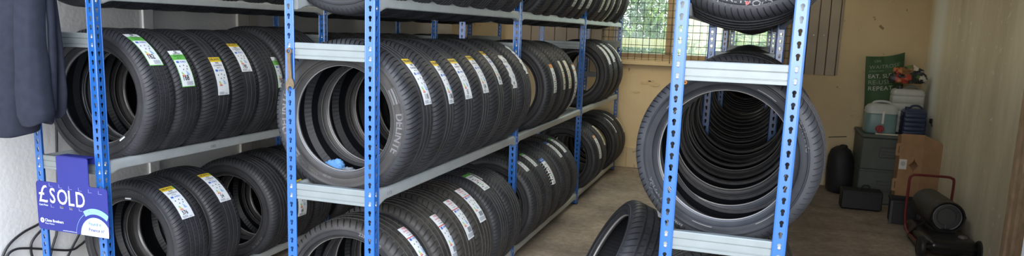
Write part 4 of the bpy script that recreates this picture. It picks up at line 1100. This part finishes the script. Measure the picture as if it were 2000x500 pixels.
# front panel with a real star-shaped hole: outer rectangle bridged to the star loop
def holed_panel():
    mb = MB(); cx, cz = 0.122, 0.425; star = []
    for i in range(24):
        a = 2*pi*i/24; k = i % 6
        r = 0.060 if k == 0 else 0.034
        star.append((cx + r*cos(a)*0.75, cz + r*sin(a)*1.1))
    W0, W1, Z0, Z1 = 0.0, 0.185, 0.10, 0.702
    out = []
    for i in range(24):
        a = 2*pi*i/24; c, s = cos(a), sin(a)
        kx = ((W1 - cx) if c > 0 else (cx - W0))/max(abs(c), 1e-6); kz = ((Z1 - cz) if s > 0 else (cz - Z0))/max(abs(s), 1e-6); k = min(kx, kz)
        out.append((cx + c*k, cz + s*k))
    # push the nearest ring points onto the corners
    for (X, Z) in ((W0, Z0), (W1, Z0), (W1, Z1), (W0, Z1)):
        j = min(range(24), key=lambda q: (out[q][0]-X)**2 + (out[q][1]-Z)**2); out[j] = (X, Z)
    t = 0.006
    v = [(x, 0, z) for x, z in star] + [(x, 0, z) for x, z in out] + [(x, t, z) for x, z in star] + [(x, t, z) for x, z in out]
    fs = []
    for i in range(24):
        j = (i+1) % 24
        fs += [(i, j, 24+j, 24+i), (48+j, 48+i, 72+i, 72+j), (j, i, 48+i, 48+j), (24+i, 24+j, 72+j, 72+i)]
    mb.add(v, fs); return link('front_panel', mb.mesh('front_panel', cb, True, 30, fix=True), bx)
holed_panel()
panel_poly('side_flap', [(0, 0.10), (0.22, 0.08), (0.235, 0.60), (0.19, 0.655), (0, 0.70)], (0.185, 0.0, 0), (0.52, -0.85, 0))
panel_poly('back_panel', [(0, 0.0), (0.25, 0.0), (0.25, 0.66), (0, 0.66)], (0.01, 0.185, 0), (1, 0, 0))
panel_poly('base_panel', [(0, 0.0), (0.185, 0.0), (0.185, 0.10), (0, 0.10)], (0.0, 0.003, 0), (1, 0, 0))
panel_poly('side_panel', [(0, 0.0), (0.18, 0.0), (0.18, 0.68), (0, 0.68)], (0.006, 0.004, 0), (0, 1, 0), 0.004)
for z in (0.52, 0.20):
    mb = MB(); ring = [(-0.034, z-0.01), (-0.034, z+0.09), (-0.026, z+0.098), (0.0, z+0.098), (0.0, z-0.018), (-0.026, z-0.018)]
    mb.prism(ring, lambda u, v, d: (u, d, v), 0.005)
    mb.prism([(-0.012, z+0.01), (-0.007, z+0.01), (-0.007, z+0.07), (-0.012, z+0.07)], lambda u, v, d: (u, d - 0.001, v), 0.001, 1)
    link('locking_tab', mb.mesh('locking_tab', [cb, simple('tab_slot', (0.05, 0.035, 0.02), 0.9)], True, 30), bx)
mb = MB(); mb.prism([(0.004, 0.385), (0.066, 0.385), (0.066, 0.475), (0.004, 0.475)], lambda u, v, d: (u, d - 0.0012, v), 0.001)
mb.prism([(0.036 + 0.02*cos(2*pi*i/12), 0.435 + 0.022*sin(2*pi*i/12)) for i in range(12)], lambda u, v, d: (u, d - 0.002, v), 0.001, 1)
tag(link('paper_label', mb.mesh('paper_label', [simple('label_paper', (0.74, 0.72, 0.68), 0.6), simple('label_grey', (0.5, 0.49, 0.47), 0.6)], False), bx), 'white paper label')

def can_mesh(W, D, Hh, r, name, mat, parent, loc=(0, 0, 0), ribs=True, shoulder=0.0):
    mb = MB(); rings = []
    zs = [(0, 0.012), (0.008, 0.003), (0.02, 0.0)]
    k = 6
    for i in range(1, k):
        z = Hh*i/k
        if ribs: zs += [(z - 0.008, 0.0), (z, 0.004), (z + 0.008, 0.0)]
    zs += [(Hh - 0.04, 0.0), (Hh - 0.016, 0.006 + shoulder*0.4), (Hh - 0.004, 0.02 + shoulder), (Hh, 0.036 + shoulder)]
    for z, ins in zs:
        ring = []
        a0, a1, c0, c1 = ins, W - ins, ins, D - ins; rr = r
        for (cx, cy, st) in ((a1-rr, c0+rr, -pi/2), (a1-rr, c1-rr, 0), (a0+rr, c1-rr, pi/2), (a0+rr, c0+rr, pi)):
            for i in range(5):
                a = st + pi/2*i/4; ring.append((cx + rr*cos(a) + loc[0], cy + rr*sin(a) + loc[1], z + loc[2]))
        rings.append(ring)
    mb.loft(rings, True, True, True)
    return link(name, mb.mesh(name, mat, True, 40), parent)
ZT = THT + 0.001
def plastic(name, c, tr=0.35, rough=0.35): return simple(name, c, rough, trans=tr, spec=0.4)
wc = thing('water_container', 'pale water container with a red tap on the plastic chest', 'container', (1.035, 7.45, ZT))
can_mesh(0.262, 0.24, 0.215, 0.045, 'liquid_body', simple('blue_green_tinted_plastic', (0.16, 0.27, 0.27), 0.35, noise=0.06, nscale=9), wc, ribs=False)
mb = MB()
rings = []
for z, ins in ((0.19, -0.002), (0.235, 0.002), (0.262, 0.022), (0.275, 0.05)):
    ring = []
    for (cx, cy, st) in ((0.262-ins-0.045, ins+0.045, -pi/2), (0.262-ins-0.045, 0.24-ins-0.045, 0), (ins+0.045, 0.24-ins-0.045, pi/2), (ins+0.045, ins+0.045, pi)):
        for i in range(5): a = st + pi/2*i/4; ring.append((cx + 0.045*cos(a), cy + 0.045*sin(a), z))
    rings.append(ring)
mb.loft(rings, True, True, True)
link('shoulder', mb.mesh('shoulder', simple('milky_white_plastic', (0.50, 0.53, 0.52), 0.35, noise=0.06, nscale=10), True, 40), wc)
mb = MB(); mb.tube(smooth([(0.05, 0.12, 0.262), (0.07, 0.12, 0.288), (0.131, 0.12, 0.297), (0.192, 0.12, 0.288), (0.212, 0.12, 0.262)]), 0.011, 8); link('carry_handle', mb.mesh('carry_handle', simple('milky_handle', (0.52, 0.54, 0.53), 0.4), True), wc)
mb = MB(); mb.box(0.128, 0.147, -0.006, 0.004, 0.095, 0.215, bev=0.003); link('level_strip', mb.mesh('level_strip', simple('white_level_strip', (0.68, 0.68, 0.62), 0.5), True), wc)
mb = MB(); mb.lathe([(-0.024, 0.0), (-0.024, 0.03), (-0.018, 0.036), (-0.004, 0.036), (0.002, 0.03), (0.006, 0.0)], 24)
mb.tube([(0, -0.02, 0.0), (0, -0.045, 0.0), (0, -0.05, -0.03)], 0.010, 8); mb.box(-0.006, 0.006, -0.05, -0.03, 0.005, 0.035, bev=0.002)
tp = link('tap', mb.mesh('tap', simple('dark_red_plastic', (0.30, 0.025, 0.03), 0.35), True, 40), wc, (0.118, 0, 0.05)); tag(tp, 'dark red tap')
jc = thing('jerrycan', 'large translucent grey jerrycan under the colourful bag', 'jerrycan', (1.277, 7.70, ZT))
can_mesh(0.27, 0.22, 0.415, 0.03, 'can_body', simple('translucent_grey_plastic', (0.52, 0.53, 0.50), 0.4, noise=0.1, nscale=7), jc, shoulder=0.01)
mb = MB(); mb.lathe([(0.40, 0.0), (0.40, 0.028), (0.443, 0.028), (0.446, 0.02), (0.446, 0.0)], 20, 'z'); link('cap', mb.mesh('cap', simple('black_cap', (0.03, 0.03, 0.03), 0.4), True, 40), jc, (0.055, 0.06, 0))
mb = MB(); mb.tube(smooth([(0.11, 0.11, 0.405), (0.13, 0.11, 0.43), (0.19, 0.11, 0.435), (0.23, 0.11, 0.405)]), 0.011, 8); link('carry_handle', mb.mesh('carry_handle', simple('grey_handle', (0.32, 0.33, 0.31), 0.4), True), jc)
bj = thing('jerrycan', 'small dark blue jerrycan standing on the plastic chest', 'jerrycan', (1.345, 7.47, ZT))
bjm = simple('navy_plastic', (0.030, 0.045, 0.10), 0.35, noise=0.08, nscale=9)
can_mesh(0.195, 0.20, 0.245, 0.025, 'can_body', bjm, bj, shoulder=0.004)
mb = MB(); mb.tube(smooth([(0.06, 0.10, 0.235), (0.075, 0.10, 0.268), (0.13, 0.10, 0.272), (0.175, 0.10, 0.235)]), 0.010, 8); link('carry_handle', mb.mesh('carry_handle', bjm, True), bj)
mb = MB(); mb.lathe([(0.23, 0.0), (0.23, 0.022), (0.262, 0.022), (0.264, 0.016), (0.264, 0.0)], 20, 'z'); link('cap', mb.mesh('cap', bjm, True, 40), bj, (0.035, 0.06, 0))

# green carrier bag standing against the rear wall
gb = thing('carrier_bag', 'dark green shopping bag with white lettering behind the water container', 'bag', (1.06, 7.93, ZT))
gbm = simple('green_woven_plastic', (0.030, 0.088, 0.024), 0.55, noise=0.18, nscale=10, bump=0.15, bscale=25, bdist=0.004)
BW, BH = 0.335, 0.735
def bagp(u, v, side=0):
    """u 0..1 across, v 0..1 up"""
    top = 0.035*(u-0.5) + 0.028*(2*u-1)**2*(1 if u > 0.5 else 0.35)
    x = BW*(u*(1 + 0.02*v)) + 0.012*sin(v*5)*0.3 + 0.03*(1-v)
    z = v*(BH - 0.03 + top)
    bulge = 0.05*(1 - v)**0.6*(1 - abs(2*u-1)**3)
    wr = 0.006*MN.noise(Vector((u*5, v*8, 3.0))) + 0.003*sin(v*9 + u*7)
    y = 0.10 - (bulge + 0.012 + wr if side == 0 else -0.012 - wr*0.3) + 0.07*v
    return (x, y, z)
mb = MB(); n = 20
for side in (0, 1):
    o = len(mb.v); mb.v += [bagp(i/n, j/n, side) for j in range(n+1) for i in range(n+1)]
    for j in range(n):
        for i in range(n):
            q = (o+j*(n+1)+i, o+j*(n+1)+i+1, o+(j+1)*(n+1)+i+1, o+(j+1)*(n+1)+i)
            mb.f.append(q if side == 0 else q[::-1]); mb.m.append(0)
S2 = (n+1)**2
for j in range(n):
    for i in (0, n):
        a, b = j*(n+1)+i, (j+1)*(n+1)+i; q = (a, b, S2+b, S2+a); mb.f.append(q if i == 0 else q[::-1]); mb.m.append(0)
link('bag_body', mb.mesh('bag_body', gbm, True, 50), gb)
BPM = [simple('bag_white_print', (0.52, 0.54, 0.47), 0.6), simple('bag_faded_print', (0.30, 0.36, 0.27), 0.6)]
def bt(s, u, v, size, mi=0, bold=0.0, sp=1.1):
    mb = MB()
    def fn(a, b):
        uu = u + a/BW; vv = v + b/BH + 0.07*a/BW*0.35
        p = bagp(min(max(uu, 0), 1), vv, 0); return (p[0], p[1] - 0.003, p[2])
    put_text(mb, s, size, fn, 0, bold, align='LEFT', spacing=sp); link('bag_lettering', mb.mesh('bag_lettering', BPM[mi], False), gb)
bt('WAITROSE', 0.09, 0.845, 0.052, 1, -0.003, 1.05); bt('& PARTNERS', 0.09, 0.79, 0.02, 1, 0, 1.15)
bt('EAT, SLEEP,', 0.06, 0.715, 0.056, 0, 0.004, 1.0); bt('RE-USE,', 0.06, 0.63, 0.06, 1, 0.0, 1.08); bt('REPEAT', 0.06, 0.545, 0.06, 0, 0.004, 1.1)
bt('UW', 0.22, 0.93, 0.036, 1, 0.0, 0.9)

pb = thing('plastic_bag', 'crumpled red, orange and black patterned carrier bag on top of the jerrycan', 'bag', (1.40, 7.80, ZT + 0.45))
pm = [simple('bag_black_film', (0.02, 0.025, 0.022), 0.35), simple('bag_red_film', (0.42, 0.05, 0.03), 0.4), simple('bag_orange_film', (0.50, 0.20, 0.06), 0.4), simple('bag_green_film', (0.10, 0.22, 0.05), 0.4), simple('bag_white_film', (0.62, 0.60, 0.52), 0.4), simple('bag_brown_film', (0.25, 0.12, 0.05), 0.4)]
def pcol(c):
    x, y, z = c; q = MN.noise(Vector((x*16, y*16, z*18))); q2 = MN.noise(Vector((x*11 + 5, y*11, z*13)))
    if x < -0.07: return 2 if q > 0.12 else (1 if q > -0.2 else 0)
    if x < 0.01 and z < 0.10: return 1 if q > -0.3 else 0
    if x < 0.03: return 5 if z > 0.1 and q > -0.1 else (3 if q2 > 0.1 else 0)
    if q2 > 0.22: return 4
    if q > 0.28: return 3
    return 4 if (x > 0.08 and z < 0.09 and q > -0.25) else 0
crumple('bag_film', pb, (0, 0, 0.075), 0.142, 0.085, 0.098, 5.5, pm, pcol, amp=0.34, sub=80)
mb = MB(); put_text(mb, 'nts', 0.032, lambda u, v: (0.10 + u, -0.098, 0.135 + v), 0, 0.01); link('bag_print', mb.mesh('bag_print', pm[4], False), pb)

# black holdall, tool case, crate
hb = thing('holdall', 'black soft bag slumped against the rear wall', 'bag', (0.915, 7.86, 0))
bkm = simple('black_nylon', (0.014, 0.014, 0.016), 0.65, noise=0.2, nscale=20)
mb = MB(); rings = []
for (z, hx, hy, dx) in ((0.0, 0.09, 0.11, 0.0), (0.02, 0.125, 0.14, 0), (0.12, 0.135, 0.15, 0.0), (0.25, 0.135, 0.145, -0.01), (0.36, 0.115, 0.13, -0.02), (0.43, 0.09, 0.11, -0.02), (0.46, 0.05, 0.06, -0.02)):
    rings.append([(dx + hx*cos(2*pi*k/28)*(1 + 0.05*sin(5*2*pi*k/28 + z*9)), hy*sin(2*pi*k/28)*(1 + 0.05*sin(4*2*pi*k/28 + z*13)), z) for k in range(28)])
mb.loft(rings, True, True, True); link('bag_body', mb.mesh('bag_body', bkm, True, 50), hb)
mb = MB(); mb.tube(smooth([(-0.04, -0.02, 0.44), (-0.03, -0.03, 0.475), (0.02, -0.03, 0.475), (0.03, -0.02, 0.44)]), 0.008, 8); link('strap', mb.mesh('strap', bkm, True), hb)
tcse = thing('tool_case', 'black rectangular tool case standing on the floor in front of the plastic chest', 'tool case', (0.85, 7.06, 0))
tcm = simple('black_case_plastic', (0.008, 0.0085, 0.011), 0.5)
mb = MB(); mb.box(0, 0.335, 0, 0.17, 0.004, 0.172, bev=0.012); mb.box(0.01, 0.325, -0.003, 0.01, 0.10, 0.108); link('case_body', mb.mesh('case_body', tcm, True, 30), tcse)
mb = MB(); mb.box(0.002, 0.333, -0.002, 0.172, 0.158, 0.178, bev=0.005); link('lid', mb.mesh('lid', tcm, True, 30), tcse)
mb = MB(); mb.tube(smooth([(0.17, 0.06, 0.175), (0.165, 0.06, 0.20), (0.185, 0.06, 0.222), (0.225, 0.06, 0.215), (0.235, 0.06, 0.175)]), 0.006, 8); link('handle', mb.mesh('handle', tcm, True), tcse)
ct_ = thing('crate', 'small black open crate between the tool case and heater', 'crate', (1.19, 6.66, 0), (0, 0, radians(-4)))
mb = MB(); x1, y1, h1 = 0.20, 0.22, 0.20
mb.box(0, x1, 0, y1, 0.0, 0.008)
for (a, b, c, d) in ((0, x1, 0, 0.006), (0, x1, y1-0.006, y1), (0, 0.006, 0, y1), (x1-0.006, x1, 0, y1)): mb.box(a, b, c, d, 0.004, h1)
mb.box(-0.008, x1+0.008, -0.008, 0.008, h1-0.02, h1+0.004, bev=0.003); mb.box(-0.008, x1+0.008, y1-0.008, y1+0.008, h1-0.02, h1+0.004, bev=0.003); mb.box(-0.008, 0.008, -0.008, y1+0.008, h1-0.02, h1+0.004, bev=0.003); mb.box(x1-0.008, x1+0.008, -0.008, y1+0.008, h1-0.02, h1+0.004, bev=0.003)
link('crate_shell', mb.mesh('crate_shell', tcm, True, 30), ct_)
mb = MB()
for x in (0.0, x1): mb.box(x-0.010, x+0.010, -0.011, 0.006, 0.0, h1, bev=0.003)
link('corner_post', mb.mesh('corner_post', simple('crate_edge_grey', (0.07, 0.07, 0.075), 0.3), True), ct_)
# dipstick on the rear wall
mb = MB(); mb.tube([(0.79, YB - 0.05, 0.515), (0.96, YB - 0.05, 0.533)], 0.004, 6); mb.tube([(0.85, YB - 0.05, 0.521), (0.85, YB + 0.005, 0.521)], 0.003, 6)
tag(link('metal_rod', mb.mesh('metal_rod', M['blacksteel'], True)), 'thin dark rod sticking out along the rear wall above the black bag', 'rod')
# wall box on the right wall
mb = MB(); mb.box(XR - 0.02, XR + 0.002, 7.52, 7.56, 0.78, 0.82, bev=0.003); mb.tube([(XR - 0.01, 7.53, 0.80), (XR - 0.02, 7.50, 0.79), (XR - 0.012, 7.46, 0.76)], 0.004, 6)
tag(link('wall_bracket', mb.mesh('wall_bracket', M['blacksteel'], True, 30)), 'small black bracket fixed to the stained right wall', 'bracket')

# ------------------------------------------------------------------ space heater
ht = thing('space_heater', 'black barrel space heater with dark red tube handle by the right wall', 'heater', (1.40, 5.98, 0), (0, 0, radians(4)))
bark = simple('dark_olive_paint', (0.050, 0.047, 0.040), 0.5, noise=0.12, nscale=14)
blk = simple('black_gloss_paint', (0.014, 0.014, 0.015), 0.28); mred = simple('dark_red_paint', (0.15, 0.018, 0.02), 0.35); chr_ = simple('polished_ring', (0.34, 0.34, 0.32), 0.3, metal=0.6)
zb = 0.252
mb = MB(); mb.lathe([(-0.04, 0.108), (-0.04, 0.116), (0.02, 0.116), (0.022, 0.1175), (0.20, 0.1175), (0.202, 0.116), (0.44, 0.116), (0.455, 0.105), (0.455, 0.03)], 48)
link('barrel', mb.mesh('barrel', bark, True, 30), ht, (0.03, 0, zb))
mb = MB(); mb.lathe([(-0.052, 0.090), (-0.0545, 0.0935), (-0.052, 0.097), (-0.044, 0.097), (-0.044, 0.090)], 48, closed_prof=True); f_ = link('outlet_ring', mb.mesh('outlet_ring', chr_, True, 40), ht, (0.03, 0, zb))
mb = MB(); mb.lathe([(-0.045, 0.098), (-0.06, 0.106), (-0.062, 0.116), (-0.03, 0.1195), (-0.02, 0.117)], 48); link('front_rim', mb.mesh('front_rim', blk, True, 40), ht, (0.03, 0, zb))
mb = MB(); mb.lathe([(-0.03, 0.0), (-0.03, 0.06), (-0.035, 0.064), (-0.03, 0.068), (-0.028, 0.1)], 40)
for k in range(3):
    a = 2*pi*k/3 + 0.5; mb.tube([(0.06*cos(a), -0.036, 0.06*sin(a)), (0.094*cos(a), -0.046, 0.094*sin(a))], 0.004, 6)
link('outlet_cone', mb.mesh('outlet_cone', simple('dark_outlet_steel', (0.10, 0.105, 0.10), 0.45, metal=0.3), True, 40), ht, (0.03, 0, zb))
mb = MB(); rings = []
for z, ins in ((0.045, 0.02), (0.055, 0.004), (0.085, 0.0), (0.115, 0.004), (0.135, 0.02), (0.142, 0.05)):
    r_ = 0.05; a0, a1, c0, c1 = -0.16+ins, 0.18-ins, -0.34+ins, 0.34-ins; ring = []
    for (cx, cy, s_) in ((a1-r_, c0+r_, -pi/2), (a1-r_, c1-r_, 0), (a0+r_, c1-r_, pi/2), (a0+r_, c0+r_, pi)):
        for i in range(6): a = s_ + pi/2*i/5; ring.append((cx + r_*cos(a), cy + r_*sin(a), z))
    rings.append(ring)
mb.loft(rings, True, True, True); link('fuel_tank', mb.mesh('fuel_tank', blk, True, 50), ht)
mb = MB(); mb.lathe([(0.138, 0.0), (0.138, 0.03), (0.152, 0.03), (0.155, 0.024), (0.155, 0.0)], 24, 'z'); cp = link('fuel_cap', mb.mesh('fuel_cap', simple('fuel_cap_steel', (0.28, 0.24, 0.22), 0.4, metal=0.3), True, 40), ht, (0.10, -0.19, 0))
mb = MB(); mb.tube(smooth([(-0.165, -0.30, 0.055), (-0.165, 0.10, 0.07), (-0.165, 0.22, 0.10), (-0.165, 0.27, 0.20), (-0.165, 0.27, 0.40), (-0.165, 0.27, 0.462), (-0.15, 0.27, 0.49), (-0.11, 0.27, 0.498), (0.08, 0.27, 0.498), (0.125, 0.27, 0.49), (0.143, 0.27, 0.462), (0.143, 0.27, 0.30), (0.143, 0.25, 0.12)], 6), 0.010, 10); link('handle', mb.mesh('handle', mred, True), ht)
mb = MB(); mb.tube([(-0.165, -0.31, 0.04), (-0.172, 0.10, 0.06), (-0.15, 0.02, 0.14), (-0.10, -0.02, 0.20)], 0.008, 8); mb.tube([(-0.10, -0.02, 0.20), (-0.12, 0.30, 0.30)], 0.006, 8)
mb.tube([(-0.165, -0.33, 0.09), (0.185, -0.33, 0.09)], 0.012, 10); mb.box(-0.05, 0.09, -0.06, 0.30, 0.135, 0.165, bev=0.006)
link('frame', mb.mesh('frame', blk, True, 40), ht)
for x in (-0.20, 0.172):
    mb = MB(); mb.lathe([(0.0, 0.0), (0.0, 0.03), (0.006, 0.055), (0.0, 0.066), (0.004, 0.078), (0.012, 0.081), (0.022, 0.081), (0.03, 0.078), (0.034, 0.066), (0.03, 0.0)], 32, 'x'); link('wheel', mb.mesh('wheel', simple('black_wheel_rubber', (0.02, 0.02, 0.02), 0.55), True, 35), ht, (x - (0.017 if x < 0 else 0.017), -0.32, 0.081))
mb = MB(); mb.box(-0.11, -0.07, 0.24, 0.28, 0.0, 0.06, bev=0.004); mb.box(0.09, 0.13, 0.24, 0.28, 0.0, 0.06, bev=0.004); link('rear_foot', mb.mesh('rear_foot', blk, True, 30), ht)
mb = MB(); mb.lathe([(0.0, 0.0), (0.0, 0.012), (0.016, 0.013), (0.02, 0.008), (0.02, 0.0)], 16, 'x'); link('thermostat_knob', mb.mesh('thermostat_knob', blk, True, 40), ht, (0.149, 0.0, 0.25))

# ------------------------------------------------------------------ light and camera
w = bpy.data.worlds.new('overcast_sky'); scene.world = w; w.use_nodes = True
nt = w.node_tree; N, L = nt.nodes, nt.links; bg = N['Background']
tc = N.new('ShaderNodeTexCoord'); sx = N.new('ShaderNodeSeparateXYZ'); L.new(tc.outputs['Generated'], sx.inputs[0])
rp = N.new('ShaderNodeValToRGB'); e = rp.color_ramp.elements
e[0].position = 0.0; e[0].color = (0.93, 0.95, 1.0, 1); e[1].position = 0.7; e[1].color = (0.55, 0.70, 1.0, 1)
L.new(sx.outputs['Z'], rp.inputs['Fac']); L.new(rp.outputs['Color'], bg.inputs['Color'])
bg.inputs['Strength'].default_value = WORLD_STRENGTH
sun = bpy.data.lights.new('hazy_sun', 'SUN'); sun.energy = SUN_ENERGY; sun.angle = radians(55); sun.color = (1.0, 0.96, 0.9)
so = link('hazy_sun', sun); d = Vector(SUN_DIR).normalized()
so.rotation_euler = d.to_track_quat('-Z', 'Y').to_euler()
cam = bpy.data.cameras.new('camera'); co = link('camera', cam)
rt = Vector((0.94881347, 0.31393685, 0.03459266)); up = Vector((-0.08399286, 0.14522401, 0.98582716)); fw = Vector((-0.30446379, 0.93827162, -0.16415896))
co.matrix_world = Matrix(((rt.x, up.x, -fw.x, 0), (rt.y, up.y, -fw.y, 0), (rt.z, up.z, -fw.z, H), (0, 0, 0, 1)))
cam.sensor_width = 36; cam.lens = 1426.62/2000*36; cam.shift_y = 45.42/2000; cam.clip_start = 0.05; cam.clip_end = 200
scene.camera = co
vs = scene.view_settings; vs.view_transform = 'Standard'; vs.look = 'None'; vs.exposure = EXPOSURE; vs.gamma = 1.0; vs.use_curve_mapping = False
scene.cycles.max_bounces = 10; scene.cycles.diffuse_bounces = 6; scene.cycles.use_denoising = True
